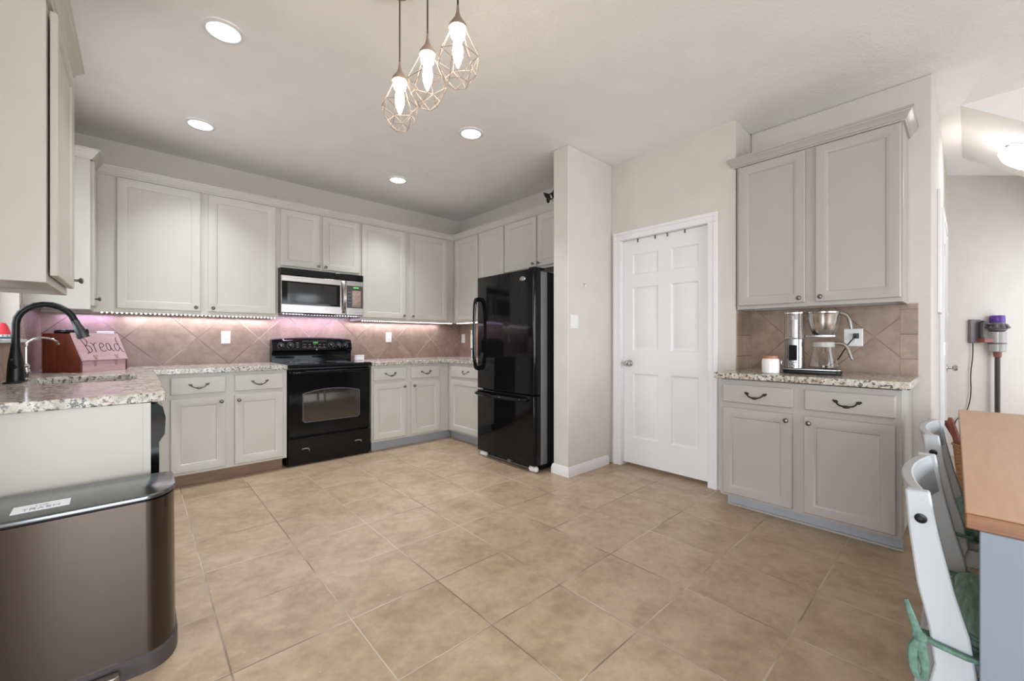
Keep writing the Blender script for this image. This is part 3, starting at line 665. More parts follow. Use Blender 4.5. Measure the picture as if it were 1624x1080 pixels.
# ------------------------------------------------------------------ stove
t = thing('stove', 'black freestanding electric stove with an arched oven window', 'stove', (0.9705, 4.03, 0))
W = 0.753
B().box(0.004, W-0.004, 0.04, 0.60, 0.0, 0.885).obj('body', 'blacks', t)
ct = B().loops([[(0, -0.02, 0.885), (0, -0.025, 0.898), (0, -0.012, 0.914), (0, 0.56, 0.916), (0, 0.56, 0.885)], [(W, -0.02, 0.885), (W, -0.025, 0.898), (W, -0.012, 0.914), (W, 0.56, 0.916), (W, 0.56, 0.885)]]).obj('cooktop', 'black', t)
for x, y, r in ((0.2, 0.13, 0.10), (0.56, 0.14, 0.085), (0.2, 0.40, 0.08), (0.56, 0.39, 0.10)):
    b = B(); b.loops([[((r-0.004+dr_)*math.cos(2*PI*j/28)+x, (r-0.004+dr_)*math.sin(2*PI*j/28)+y, z) for j in range(28)] for dr_, z in ((0, 0.9152), (0, 0.9164), (0.004, 0.9164), (0.004, 0.9152))])
    b.obj('burner_ring', 'greyink', ct)
# oven door with an arched window
dr_o = B(); x0, x1 = 0.006, W-0.006
dr_o.loops([[(x0, 0.038, 0.262), (x1, 0.038, 0.262), (x1, 0.038, 0.868), (x0, 0.038, 0.868)], [(x0, 0.004, 0.262), (x1, 0.004, 0.262), (x1, 0.004, 0.868), (x0, 0.004, 0.868)],
            [(x0+0.008, -0.004, 0.270), (x1-0.008, -0.004, 0.270), (x1-0.008, -0.004, 0.860), (x0+0.008, -0.004, 0.860)]])
od = dr_o.obj('oven_door', 'black', t)
def arch(x0, x1, z0, z1, rise, y, n=14, r=0.02):
    p = [(x0+r, z0), (x1-r, z0), (x1, z0+r), (x1, z1-r*0.4)]
    for k in range(n+1):
        u = 1-2*k/n; p.append(((x0+x1)/2+u*((x1-x0)/2-0.006), z1+rise*(1-u*u)))
    p += [(x0, z1-r*0.4), (x0, z0+r)]
    return [(a, y, c) for a, c in p]
wx0, wx1 = 0.131, 0.637
b = B().loops([arch(wx0-0.008, wx1+0.008, 0.384, 0.652, 0.034, -0.0042), arch(wx0-0.008, wx1+0.008, 0.384, 0.652, 0.034, -0.007), arch(wx0, wx1, 0.392, 0.645, 0.033, -0.007), arch(wx0, wx1, 0.392, 0.645, 0.033, -0.005)], cap0=False, cap1=False)
b.obj('window_trim', 'thinedge', od)
B().loops([arch(wx0, wx1, 0.392, 0.645, 0.033, -0.0042), arch(wx0, wx1, 0.392, 0.645, 0.033, -0.0055)]).obj('oven_window', 'glassdark', od, label='smoky oven window')
b = B().tube([(0.035, -0.004, 0.835), (0.035, -0.045, 0.842), (0.05, -0.052, 0.843), (W/2, -0.058, 0.846), (W-0.05, -0.052, 0.843), (W-0.035, -0.045, 0.842), (W-0.035, -0.004, 0.835)], [0.013]*7, 10, 1)
b.obj('door_handle', 'black', od)
b = B(); b.loops([[(x, 0.038, 0.022), (x, 0.002, 0.022), (x, -0.006, 0.05), (x, -0.006, 0.20), (x, -0.012, 0.244), (x, -0.004, 0.252), (x, 0.038, 0.252)] for x in (x0, x1)])
sd = b.obj('storage_drawer', 'black', t)
for sx in (0.12, 0.60):
    b = B().tube([(sx, -0.008, 0.15), (sx+0.012, -0.02, 0.157), (sx+0.035, -0.024, 0.157), (sx+0.055, -0.02, 0.148), (sx+0.06, -0.006, 0.13)], 0.006, 8, 1); b.obj('drawer_catch', 'greyedge', sd)
# backguard
b = B()
def bgr(x):
    u = (x-W/2)/(W/2); c = 0.022*(1-u*u)
    return [(x, 0.615, 0.89), (x, 0.535, 0.89), (x, 0.530, 1.015), (x, 0.515-c*0.3, 1.020), (x, 0.505-c*0.4, 1.032), (x, 0.522-c*0.4, 1.118+c), (x, 0.536, 1.136+c), (x, 0.56, 1.142+c), (x, 0.615, 1.142+c)]
b.loops([bgr(x) for x in [-0.008+(W+0.016)*k/16 for k in range(17)]])
bk = b.obj('backguard', 'black', t, sharp=30)
def bgp(x, f):
    u = (x-W/2)/(W/2); c = 0.022*(1-u*u); z = 1.032+(0.086+c)*f
    return (x, 0.505-c*0.4+0.017*f-0.001, z)
for i, x in enumerate((0.065, 0.15, 0.545, 0.62, 0.692)):
    kx, ky, kz = bgp(x, 0.5)
    k = B().lathe([(0.021, 0), (0.021, -0.012), (0.017, -0.018), (0.003, -0.019)], 18, (kx, ky, kz), 'y').obj('control_knob', 'black', bk)
    b = B(); b.loops([[(kx+(0.0265+e)*math.cos(2*PI*j/22), ky-0.002-y2, kz+(0.0265+e)*math.sin(2*PI*j/22)) for j in range(22)] for e, y2 in ((0, 0), (0, 0.001), (0.003, 0.001), (0.003, 0))]).box(kx-0.002, kx+0.002, ky-0.0195, ky-0.017, kz-0.012, kz+0.014)
    for j in range(7): a = -0.6+PI*1.35*j/6; b.ball((kx+0.012*math.cos(a), ky-0.0175, kz+0.012*math.sin(a)), 0.0022, 6)
    b.obj('dial_ring', 'greyedge', bk)
b = B(); n = [bgp(0.265, 0.2), bgp(0.5, 0.2), bgp(0.5, 0.86), bgp(0.265, 0.86)]
n = [(x, y-0.001, z) for x, y, z in n]; b.tube(n+[n[0]], 0.0015, 5)
for i in range(5):
    for j in (0.32, 0.52): q = bgp(0.285+0.047*i, j); b.box(q[0]-0.012, q[0]+0.008, q[1]-0.0022, q[1]-0.0012, q[2]-0.003, q[2]+0.002)
for i in range(3):
    q = bgp(0.215, 0.3+0.2*i); b.box(q[0]-0.010, q[0]+0.010, q[1]-0.0022, q[1]-0.0012, q[2]-0.003, q[2]+0.003)
b.obj('control_outline', 'greyedge', bk)
b = B()
for i, s in enumerate((-0.018, -0.006, 0.006, 0.018)):
    q = bgp(0.385+s, 0.70); b.box(q[0]-0.0035, q[0]+0.0035, q[1]-0.003, q[1]-0.0015, q[2]-0.007, q[2]-0.0045).box(q[0]-0.0035, q[0]+0.0035, q[1]-0.003, q[1]-0.0015, q[2]+0.004, q[2]+0.0065).box(q[0]+0.002, q[0]+0.0042, q[1]-0.003, q[1]-0.0015, q[2]-0.006, q[2]+0.006)
b.obj('clock_digits', 'green', bk)
q = bgp(0.395, 0.05); B().ball((q[0], q[1]-0.001, q[2]), 0.006, 12, 1, .4, 1).obj('badge', 'plate', bk)

# small white box on the counter right behind the stove
t = thing('container', 'small white box on the counter beside the right rear of the stove', 'box', (1.785, 4.46, 0.9155))
B().box(-0.043, 0.043, -0.03, 0.03, 0, 0.045).obj('body', 'plate', t, 0.006)
B().box(-0.045, 0.045, -0.032, 0.032, 0.0455, 0.056).obj('lid', 'plate', t, 0.003)

# ------------------------------------------------------------------ microwave
t = thing('microwave', 'stainless over the range microwave hung above the stove', 'microwave', (0.969, 4.255, 1.388))
W = 0.776
B().box(0, W, 0.02, 0.398, 0.0, 0.420).obj('case', 'blacks', t)
B().box(0, W, -0.006, 0.02, 0.352, 0.420).obj('vent_grille', 'black', t, 0.006, label='black vent strip along the top')
d_ = B().box(0.002, 0.592, -0.012, 0.0195, 0.003, 0.350).obj('door', 'steel', t, 0.004)
B().rect_loops(0.004, 0.535, 0.078, 0.298, [(0, -0.0121), (0.001, -0.0145)]).obj('window_frame', 'black', d_)
B().rect_loops(0.055, 0.500, 0.098, 0.282, [(0, -0.0147), (0.002, -0.0152)]).obj('window', 'mwglass', d_)
b = B()
b.loops([[(0.548+o, -0.013-dd, z), (0.578+o, -0.013-dd, z), (0.578+o, -0.005-dd*0.9, z), (0.548+o, -0.005-dd*0.9, z)] for z, dd, o in ((0.015, 0.002, 0.003), (0.05, 0.012, 0.004), (0.10, 0.030, 0.006), (0.18, 0.040, 0.007), (0.26, 0.034, 0.004), (0.32, 0.014, 0), (0.345, 0.003, 0))])
b.obj('handle', 'steel', d_, label='bowed stainless handle')
b = B()
for k in range(2):
    x = 0.045+0.018*k; b.box(x, x+0.003, -0.0135, -0.012, 0.036, 0.046).box(x, x+0.010, -0.0135, -0.012, 0.036, 0.0385)
b.box(0.073, 0.075, -0.0135, -0.012, 0.036, 0.046).obj('badge_lettering', 'greyink', d_)
pn = B().box(0.594, W-0.002, -0.010, 0.0195, 0.003, 0.350).obj('control_panel', 'steel', t, 0.003)
B().rect_loops(0.600, W-0.008, 0.075, 0.305, [(0, -0.0101), (0.001, -0.012)]).obj('keypad', 'vacdark', pn)
B().rect_loops(0.655, 0.745, 0.085, 0.255, [(0, -0.0121), (0.001, -0.0127)]).obj('keypad_overlay', 'peeled', pn, label='worn brownish keypad overlay')
b = B(); b.box(0.668, 0.722, -0.0132, -0.012, 0.280, 0.290); b.obj('display', 'green', pn)
b = B()
for i in range(3):
    for j in range(5): b.box(0.612+0.012*i, 0.618+0.012*i, -0.0126, -0.0119, 0.09+0.035*j, 0.10+0.035*j)
b.obj('keypad_marks', 'greyedge', pn)
B().box(0.22, 0.50, 0.02, 0.20, -0.008, -0.0003).obj('grease_filter', 'blacks', t)
for lx in (0.08, 0.64): B().box(lx, lx+0.12, 0.03, 0.12, -0.006, -0.0003).obj('work_light', 'plate', t)

# ------------------------------------------------------------------ refrigerator
t = thing('refrigerator', 'tall glossy black bottom freezer refrigerator', 'refrigerator', (2.47, 3.245, 0), -PI/2)
W = 0.79
B().box(0.004, W-0.004, 0.085, 0.735, 0.055, 1.725).obj('case', 'blacktex', t)
B().box(0.006, W-0.006, 0.078, 0.084, 0.07, 1.72).obj('door_gasket', 'blacks', t)
for x in (W-0.004,): B().box(x-0.003, x+0.0015, 0.0855, 0.165, 0.06, 1.722).obj('case_reflection', 'greyedge', t, label='grey band painted as a reflection on the case')  # lighter grey strip stands in for a reflection on the black case
def fdoor(z0, z1, name):
    pr = [(0, 0.076), (0, 0.012), (0.006, 0.003), (0.02, 0), (W/2, -0.006), (W-0.02, 0), (W-0.006, 0.003), (W, 0.012), (W, 0.076)]
    b = B(); b.loops([[(x, y, z) for x, y in pr] for z in (z0, z1)])
    return b.obj(name, 'black', t, 0.004)
d1 = fdoor(0.667, 1.742, 'refrigerator_door'); d2 = fdoor(0.062, 0.655, 'freezer_door')
b = B().tube([(0.03, 0.002, 1.53), (0.03, -0.035, 1.53), (0.03, -0.050, 1.48), (0.03, -0.060, 1.30), (0.03, -0.060, 1.08), (0.03, -0.050, 0.91), (0.03, -0.035, 0.86), (0.03, 0.002, 0.86)], [0.022, 0.021, 0.017, 0.013, 0.013, 0.017, 0.021, 0.022], 10, 2)
b.obj('door_handle', 'black', d1)
b = B().tube([(0.02, 0.0, 0.622), (0.03, -0.045, 0.625), (0.10, -0.058, 0.622), (0.40, -0.068, 0.618), (0.62, -0.060, 0.618), (0.70, -0.045, 0.62), (0.71, 0.0, 0.62)], 0.016, 10, 2)
b.obj('freezer_handle', 'black', d2)
b = B().lathe([(0.036, 0), (0.036, -0.004), (0.030, -0.006), (0.003, -0.006)], 26, (0, 0, 0), 'y'); b.v = [(x+0.655, y-0.001, z*0.55+1.665) for x, y, z in b.v]
bd = b.obj('badge', 'nickel', d1, label='silver oval badge')
b = B().tube([(0.635, -0.0075, 1.664), (0.642, -0.0075, 1.668), (0.648, -0.0075, 1.662), (0.655, -0.0075, 1.667), (0.662, -0.0075, 1.663), (0.668, -0.0075, 1.667), (0.675, -0.0075, 1.664)], 0.0012, 5); b.obj('badge_lettering', 'greyink', bd)
B().box(W-0.075, W-0.005, 0.01, 0.14, 1.7425, 1.758).obj('hinge_cover', 'blacks', t, 0.005)
B().box(0.02, W-0.02, 0.10, 0.70, 0.015, 0.0545).obj('base_grille', 'blacks', t)
B().box(0.06, W-0.06, 0.055, 0.099, 0.012, 0.02).obj('base_rail', 'greyedge', t)
for x in (0.045, W-0.06):
    b = B().lathe([(0.022, -0.026), (0.0275, -0.014), (0.0275, 0.014), (0.022, 0.026)], 16, (x, 0.045, 0.0278), 'x').ball((x+0.038, 0.045, 0.028), 0.0275, 12, .9, .9, 1)
    b.obj('roller', 'plate', t, label='white roller foot')
B().box(0.40, 0.44, 0.045, 0.08, 0.013, 0.05).obj('leveling_bracket', 'greyedge', t, 0.003)

# slim steel paper towel stand at the refrigerator
t = thing('paper_towel_stand', 'slim silver upright stand on the counter behind the refrigerator handle', 'stand', (2.69, 3.62, 0.9155))
B().lathe([(0.07, 0), (0.075, 0.004), (0.07, 0.012), (0.01, 0.014)], 24).obj('base', 'steel', t)
B().cyl((0, 0, 0.012), 0.012, 0.10).obj('post', 'nickel', t)
B().cyl((0, 0, 0.112), 0.020, 0.02).obj('collar', 'greyedge', t)
B().cyl((0, 0, 0.132), 0.018, 0.15).obj('tube', 'plate', t)
B().cyl((0, 0, 0.282), 0.020, 0.045).obj('cap', 'steel', t)

# ------------------------------------------------------------------ cat peeking over the cabinets
t = thing('cat', 'black and white cat peeking from the top of the cabinets by the short wall', 'cat', (3.050, 2.630, 2.4425))
fc = Vector((-0.86, -0.46, -0.22)).normalized()          # where the face looks
ur = Vector((0.7416, -0.6708, 0)); ur = (ur-fc*ur.dot(fc)).normalized(); uv = ur.cross(fc).normalized()
if uv.z < 0: uv = -uv
rl = math.radians(27); U = ur*math.cos(rl)+uv*math.sin(rl); V = uv*math.cos(rl)-ur*math.sin(rl)
HC = Vector((-0.055, 0.082, 0.073))
b = B(); rings = []
spine = [(0.10, -0.175, 0.05, 0.015), (0.10, -0.165, 0.065, 0.050), (0.09, -0.12, 0.078, 0.074), (0.07, -0.06, 0.080, 0.077), (0.045, 0.0, 0.080, 0.070), (0.02, 0.04, 0.078, 0.056)]
for x, y, z, rr_ in spine: rings.append([(x+rr_*0.8*math.cos(a), y+0.45*rr_*math.cos(a), z+rr_*0.95*math.sin(a)) for a in [2*PI*j/20 for j in range(20)]])
for d, rr_ in ((-0.055, 0.046), (-0.035, 0.058), (-0.01, 0.066), (0.015, 0.064), (0.035, 0.055), (0.05, 0.042), (0.060, 0.028), (0.068, 0.016), (0.071, 0.003)):
    c = HC+fc*d-V*max(0, d)*0.28
    rings.append([tuple(c-U*rr_*1.08*math.cos(a)*(-1)+V*rr_*0.92*math.sin(a)) for a in [2*PI*j/20 for j in range(20)]])
b.loops(rings)
for q in (0.03, -0.04): b.tube([(0.06, 0.01+q, 0.035), (0.0, 0.03+q, 0.026), (-0.05, 0.03+q, 0.016)], [0.026, 0.020, 0.014], 10, 1)
b.tube([(0.10, -0.165, 0.045), (0.13, -0.15, 0.022), (0.145, -0.08, 0.018), (0.14, 0.0, 0.016)], [0.018, 0.016, 0.014, 0.008], 8, 2)
b.obj('body', 'furb', t, sharp=80)
for sg in (-1, 1):
    base = HC+V*0.046+U*0.040*sg-fc*0.004; tip = HC+V*0.098+U*0.062*sg-fc*0.002
    b = B(); b.loops([[tuple(base+U*0.026*math.cos(a)+fc*0.012*math.sin(a)-V*0.010*sg*math.cos(a)) for a in [2*PI*j/10 for j in range(10)]], [tuple(base.lerp(tip, 0.55)+U*0.015*math.cos(a)+fc*0.007*math.sin(a)) for a in [2*PI*j/10 for j in range(10)]], [tuple(tip+U*0.002*math.cos(a)+fc*0.002*math.sin(a)) for a in [2*PI*j/10 for j in range(10)]]])
    b.obj('ear', 'furb', t)
def blob(b, c, ru, rv, rf, n=12):
    rg = []
    for i in range(9):
        a = -PI/2+PI*i/8; q = max(1e-3, math.cos(a))
        rg.append([tuple(c+U*ru*q*math.cos(2*PI*j/n)+V*rv*q*math.sin(2*PI*j/n)+fc*rf*math.sin(a)) for j in range(n)])
    return b.loops(rg)
b = B(); blob(b, HC+fc*0.058-V*0.028+U*0.014, 0.021, 0.019, 0.019); blob(b, HC+fc*0.058-V*0.028-U*0.014, 0.021, 0.019, 0.019); blob(b, HC+fc*0.048-V*0.043, 0.022, 0.012, 0.017); blob(b, HC+fc*0.057+V*0.002, 0.010, 0.032, 0.012)
b.obj('muzzle', 'furw', t, label='white muzzle and blaze')
for sg in (-1, 1):
    b = B(); blob(b, HC+fc*0.0505+V*0.004+U*0.026*sg, 0.011, 0.008, 0.006); e = b.obj('eye', 'catseye', t)
    b = B(); blob(b, HC+fc*0.0565+V*0.004+U*0.026*sg, 0.004, 0.007, 0.002); b.obj('pupil', 'furb', e)
b = B(); blob(b, HC+fc*0.078-V*0.019, 0.006, 0.004, 0.004); b.obj('nose', 'pinkn', t)

# ------------------------------------------------------------------ ceiling lights
CL = ['nearest the sink, closest to the camera on the left', 'above the counter left of the stove', 'in the middle of the kitchen', 'nearest the right corner above the stove']
CLAB = ['round recessed ceiling light at upper left, the largest and nearest', 'round recessed ceiling light at left, beyond the largest one', 'round recessed ceiling light between the pendants and the pantry', 'smallest round recessed ceiling light, above the right corner cabinets']
for (x, y), lab in zip(CANS, CLAB):
    t = thing('recessed_light', lab, 'ceiling light', (x, y, CZ), 0, 'recessed ceiling lights')
    b = B(); b.loops([[(r*math.cos(2*PI*j/32), r*math.sin(2*PI*j/32), z) for j in range(32)] for r, z in ((0.098, -0.0005), (0.096, -0.006), (0.076, -0.010), (0.072, -0.004))], cap0=False, cap1=False)
    b.obj('trim_ring', 'plate', t)
    B().cyl((0, 0, -0.0075), 0.0735, 0.005, seg=32).obj('lens', 'canlens', t)

def pendant_tree():
    t = thing('pendant_light', 'pendant', 'pendant lamp')
    # origin at the bottom of the cage
    H = 0.265
    V = []; E = []
    def ring(r, z, n, off): i = len(V); V.extend([(r*math.cos(2*PI*(k+off)/n), r*math.sin(2*PI*(k+off)/n), z) for k in range(n)]); return list(range(i, i+n))
    a = ring(0.026, 0.215, 6, 0); w = ring(0.083, 0.095, 6, 0); m = ring(0.074, 0.050, 6, 0.5); l = ring(0.042, 0.0, 6, 0)
    for k in range(6):
        j = (k+1) % 6
        E += [(a[k], w[k]), (w[k], w[j]), (w[k], m[k]), (w[j], m[k]), (m[k], l[k]), (m[k], l[j]), (l[k], l[j])]
    b = B()
    for p, q in E: b.tube([V[p], V[q]], 0.0014, 6)
    b.obj('wire_cage', 'copper', t)
    B().lathe([(0.004, 0.30), (0.006, 0.275), (0.012, 0.255), (0.022, 0.240), (0.034, 0.222), (0.036, 0.210), (0.032, 0.2095), (0.005, 0.235)], 20).obj('socket_cap', 'copper', t)
    B().lathe([(0.006, 0.232), (0.022, 0.215), (0.029, 0.195), (0.026, 0.178), (0.015, 0.168), (0.019, 0.145), (0.021, 0.125), (0.018, 0.10), (0.010, 0.075), (0.003, 0.060)], 18).obj('bulb', 'bulb', t)
    return t
p1 = pendant_tree()
PEN = [((0.891, 1.756, 2.112), 1.0, 0.35, 'lowest and leftmost of the three copper wire cage pendants'),
       ((0.934, 1.582, 2.158), 1.03, 0.75, 'middle of the three copper wire cage pendants'),
       ((0.975, 1.411, 2.190), 1.07, 0.15, 'highest and rightmost of the three copper wire cage pendants')]
for i, (loc, s, rz, lab) in enumerate(PEN):
    t = p1 if i == 0 else copy_tree(p1)
    t.location = loc; t.scale = (s, s, s); t.rotation_euler = (0, 0, rz); tag(t, lab, 'pendant lamp', 'copper wire pendants')
    top = (CZ-0.02-loc[2])/s
    B().tube([(0, 0, 0.295), (0, 0, top)], 0.0036, 8).obj('cord', 'cord', t)
    B().cyl((0, 0, top), 0.045, 0.0195/s).obj('ceiling_cap', 'copper', t)

# hallway dome lamp on the sloped soffit
sl = math.atan(0.8)
t = thing('ceiling_lamp', 'glowing white dome lamp on the sloped hallway ceiling', 'ceiling light', (4.72, -0.295, sz(-0.295)), 0)
t.scale = (0.85, 0.85, 0.85)
t.rotation_euler = (sl*0.0+math.atan(0.8)*1.0, 0, 0)
B().lathe([(0.15, -0.0005), (0.155, -0.02), (0.14, -0.035), (0.02, -0.036)], 32).obj('base_ring', 'nickel', t)
B().lathe([(0.145, -0.037), (0.165, -0.055), (0.15, -0.09), (0.10, -0.12), (0.03, -0.132), (0.002, -0.133)], 32).obj('glass_dome', 'dome', t)

# ------------------------------------------------------------------ coffee nook things
t = thing('canister', 'white ceramic canister with a wooden lid beside the coffee maker', 'canister', (3.085, 0.872, 0.9155))
B().lathe([(0.046, 0), (0.050, 0.005), (0.051, 0.07), (0.049, 0.090), (0.045, 0.096)], 30).obj('jar', 'ceramic', t)
B().lathe([(0.042, 0.0965), (0.043, 0.100), (0.042, 0.113), (0.002, 0.1135)], 30).obj('lid', 'acacia', t)
b = B().tube([(0.01, -0.05, 0.095), (0.0, -0.063, 0.085), (0.0, -0.060, 0.062), (-0.005, -0.072, 0.060)], 0.0025, 6, 1); b.obj('clasp', 'nickel', t)

t = thing('coffee_maker', 'silver coffee maker with clear tank and glass carafe', 'coffee maker', (3.235, 0.664, 0.9155), -PI/2+0.12)
def rr(x0, x1, y0, y1, r, n=5):
    p = []
    for cx, cy, a0 in ((x1-r, y1-r, 0), (x0+r, y1-r, 90), (x0+r, y0+r, 180), (x1-r, y0+r, 270)):
        for k in range(n+1): a = math.radians(a0+90*k/n); p.append((cx+r*math.cos(a), cy+r*math.sin(a)))
    return p
B().prism(rr(-0.165, 0.140, -0.095, 0.07, 0.03), 0.004, 0.026).obj('base', 'blacks', t, 0.004)
B().prism(rr(-0.167, 0.142, -0.097, 0.072, 0.03), 0.0265, 0.034).obj('base_top', 'steel', t, 0.002)
B().prism(rr(-0.155, -0.055, -0.075, 0.055, 0.03), 0.0345, 0.225).obj('tower', 'steelp', t, 0.002)
B().box(-0.130, -0.085, -0.078, -0.0745, 0.085, 0.185).obj('water_window', 'black', t, label='black gauge window')
b = B().tube([(-0.095, -0.078, 0.072), (-0.112, -0.078, 0.070), (-0.113, -0.078, 0.058), (-0.098, -0.078, 0.053), (-0.100, -0.078, 0.042), (-0.118, -0.078, 0.040)], 0.002, 6, 1).ball((-0.090, -0.077, 0.074), 0.004, 8)
b.obj('emblem', 'ink', t, label='small dark S shaped emblem')
tk = rr(-0.158, -0.052, -0.078, 0.058, 0.032); tki = rr(-0.155, -0.055, -0.075, 0.055, 0.03)
B().loops([[(x, y, 0.2255) for x, y in tk], [(x, y, 0.388) for x, y in tk], [(x, y, 0.388) for x, y in tki], [(x, y, 0.231) for x, y in tki]]).obj('water_tank', 'glass', t, label='clear water tank')
B().prism(rr(-0.160, -0.050, -0.080, 0.060, 0.033), 0.3885, 0.397).obj('tank_lid', 'nickel', t)
B().cyl((-0.105, -0.01, 0.232), 0.018, 0.12).obj('tank_tube', 'plate', t)
B().prism(rr(-0.055, 0.11, -0.03, 0.055, 0.02), 0.236, 0.25).obj('basket_arm', 'steelp', t, 0.002)
B().lathe([(0.048, 0.2505), (0.056, 0.258), (0.070, 0.288), (0.081, 0.33), (0.086, 0.375), (0.090, 0.385), (0.086, 0.386), (0.082, 0.372), (0.076, 0.33), (0.050, 0.264), (0.002, 0.262)], 30, (0.045, -0.01, 0)).obj('filter_basket', 'nickel', t, label='shiny steel filter basket')
B().lathe([(0.088, 0.3865), (0.089, 0.395), (0.03, 0.398), (0.002, 0.398)], 30, (0.045, -0.01, 0)).obj('basket_lid', 'nickel', t)
b = B().tube([(0.12, -0.01, 0.385), (0.158, -0.012, 0.378), (0.176, -0.014, 0.345), (0.184, -0.016, 0.285)], [0.014, 0.015, 0.014, 0.012], 10, 2, flat=.8); b.obj('basket_handle', 'nickel', t)
# carafe
cf = B().lathe([(0.002, 0.037), (0.068, 0.037), (0.076, 0.045), (0.074, 0.075), (0.060, 0.14), (0.056, 0.175), (0.0535, 0.175), (0.057, 0.14), (0.071, 0.075), (0.073, 0.047), (0.066, 0.040), (0.002, 0.040)], 30, (0.045, -0.01, 0)).obj('carafe', 'glass', t, label='clear glass carafe')
B().lathe([(0.0565, 0.172), (0.060, 0.176), (0.060, 0.203), (0.05, 0.206), (0.003, 0.213)], 30, (0.045, -0.01, 0)).obj('carafe_collar', 'greige', cf, label='grey carafe lid and collar')
b = B().tube([(0.10, -0.012, 0.195), (0.140, -0.014, 0.196), (0.165, -0.017, 0.175), (0.185, -0.02, 0.105), (0.19, -0.02, 0.095)], [0.013, 0.015, 0.014, 0.011, 0.007], 10, 2, flat=.8); b.obj('carafe_handle', 'nickel', cf)
b = B().tube([(0.02, 0.06, 0.03), (0.10, 0.10, 0.06), (0.16, 0.17, 0.19), (0.20, 0.262, 0.245)], 0.0035, 6, 2); b.obj('power_cord', 'blacks', t)
B().box(0.185, 0.215, 0.262, 0.285, 0.228, 0.262).obj('plug', 'blacks', t, 0.004)

# ------------------------------------------------------------------ trash can
t = thing('trash_can', 'large dark stainless step trash can in the left foreground', 'trash can', (-0.26, 2.03, 0))
def dsh(x0, x1, y0, y1, e=0.0):
    """plan outline: squarish back corners, long soft front corners, very slightly bowed front"""
    x0 -= e; x1 += e; y0 -= e; y1 += e; p = []
    def corner(cx, cy, rx, ry, a0, n): return [(cx+rx*math.cos(math.radians(a0+90*k/n)), cy+ry*math.sin(math.radians(a0+90*k/n))) for k in range(n+1)]
    p += corner(x1-0.03, y1-0.03, 0.03, 0.03, 0, 5) + corner(x0+0.03, y1-0.03, 0.03, 0.03, 90, 5)
    p += corner(x0+0.085, y0+0.135, 0.085, 0.127, 180, 12) + [((x0+x1)/2, y0)] + corner(x1-0.085, y0+0.135, 0.085, 0.127, 270, 12)
    return p
X0, X1, Y0, Y1 = -0.36, 0.362, -0.155, 0.155
B().loops([[(x, y, 0.0) for x, y in dsh(X0, X1, Y0, Y1, 0.006)], [(x, y, 0.055) for x, y in dsh(X0, X1, Y0, Y1, 0.006)], [(x, y, 0.062) for x, y in dsh(X0, X1, Y0, Y1, 0.0)]]).obj('base', 'vacdark', t)
B().loops([[(x, y, 0.0625) for x, y in dsh(X0, X1, Y0, Y1)], [(x, y, 0.578) for x, y in dsh(X0, X1, Y0, Y1, -0.004)]]).obj('body', 'steelv', t, sharp=50)
B().loops([[(x, y, 0.5785) for x, y in dsh(X0, X1, Y0, Y1, -0.010)], [(x, y, 0.5845) for x, y in dsh(X0, X1, Y0, Y1, -0.010)]]).obj('liner_rim', 'blacks', t)
B().loops([[(x, y, z) for x, y in dsh(X0, X1, Y0, Y1, e)] for z, e in ((0.585, -0.002), (0.587, 0), (0.596, 0), (0.599, -0.002), (0.600, -0.005))]).obj('lid', 'steellid', t)
B().loops([[(x, y, z) for x, y in rr(-0.215, 0.215, -0.200, -0.165, 0.016)] for z in (0.028, 0.050)]).obj('pedal', 'steel', t, 0.003)
LBM = T(0.030, -0.046, 0.6003, math.radians(2))
lb = B().at(LBM).box(-0.062, 0.062, -0.038, 0.038, 0, 0.0012).obj('label_card', 'paper', t, label='white label card reading TRASH')
def letter(b, ch, x, y, h, r):
    w = h*0.62
    S = {'T': [[(0, 1), (1, 1)], [(.5, 1), (.5, 0)]], 'R': [[(0, 0), (0, 1), (.7, 1), (.9, .8), (.7, .55), (0, .55)], [(.45, .55), (1, 0)]], 'A': [[(0, 0), (.5, 1), (1, 0)], [(.22, .4), (.78, .4)]],
         'S': [[(.9, .85), (.5, 1), (.1, .8), (.2, .58), (.8, .42), (.9, .2), (.5, 0), (.05, .15)]], 'H': [[(0, 0), (0, 1)], [(1, 0), (1, 1)], [(0, .5), (1, .5)]], 'E': [[(1, 0), (0, 0), (0, 1), (1, 1)], [(0, .5), (.8, .5)]]}[ch]
    for s in S: b.tube([(x+u*w, y+v*h, 0.0014) for u, v in s], r, 5)
b = B().at(LBM)
for i, ch in enumerate('TRASH'): letter(b, ch, -0.040+i*0.0165, -0.026, 0.020, 0.0011)
for i, ch in enumerate('THE'): letter(b, ch, -0.016+i*0.011, 0.006, 0.012, 0.0006)
b.obj('lettering', 'greyink', lb)

# ------------------------------------------------------------------ dining table and chairs
TR = math.radians(0.9)
t = thing('dining_table', 'dining table with butcher block top and pale blue grey base', 'table', (1.268, 0.004, 0), TR)
tt = B().box(0, 1.87, -0.85, 0, 0.742, 0.775).obj('tabletop', 'butcher', t, 0.003)
tt.data.materials.append(M['butchere'])
for p in tt.data.polygons:
    if abs(p.normal.z) < 0.5: p.material_index = 1
B().box(0.003, 0.020, -0.83, -0.020, 0, 0.7415).obj('end_panel', 'bluepaint', t, 0.002)
B().box(1.82, 1.858, -0.83, -0.022, 0, 0.7415).obj('end_panel', 'bluepaint', t, 0.002)
B().box(0.0205, 1.8195, -0.46, -0.42, 0.10, 0.7415).obj('center_panel', 'bluepaint', t)

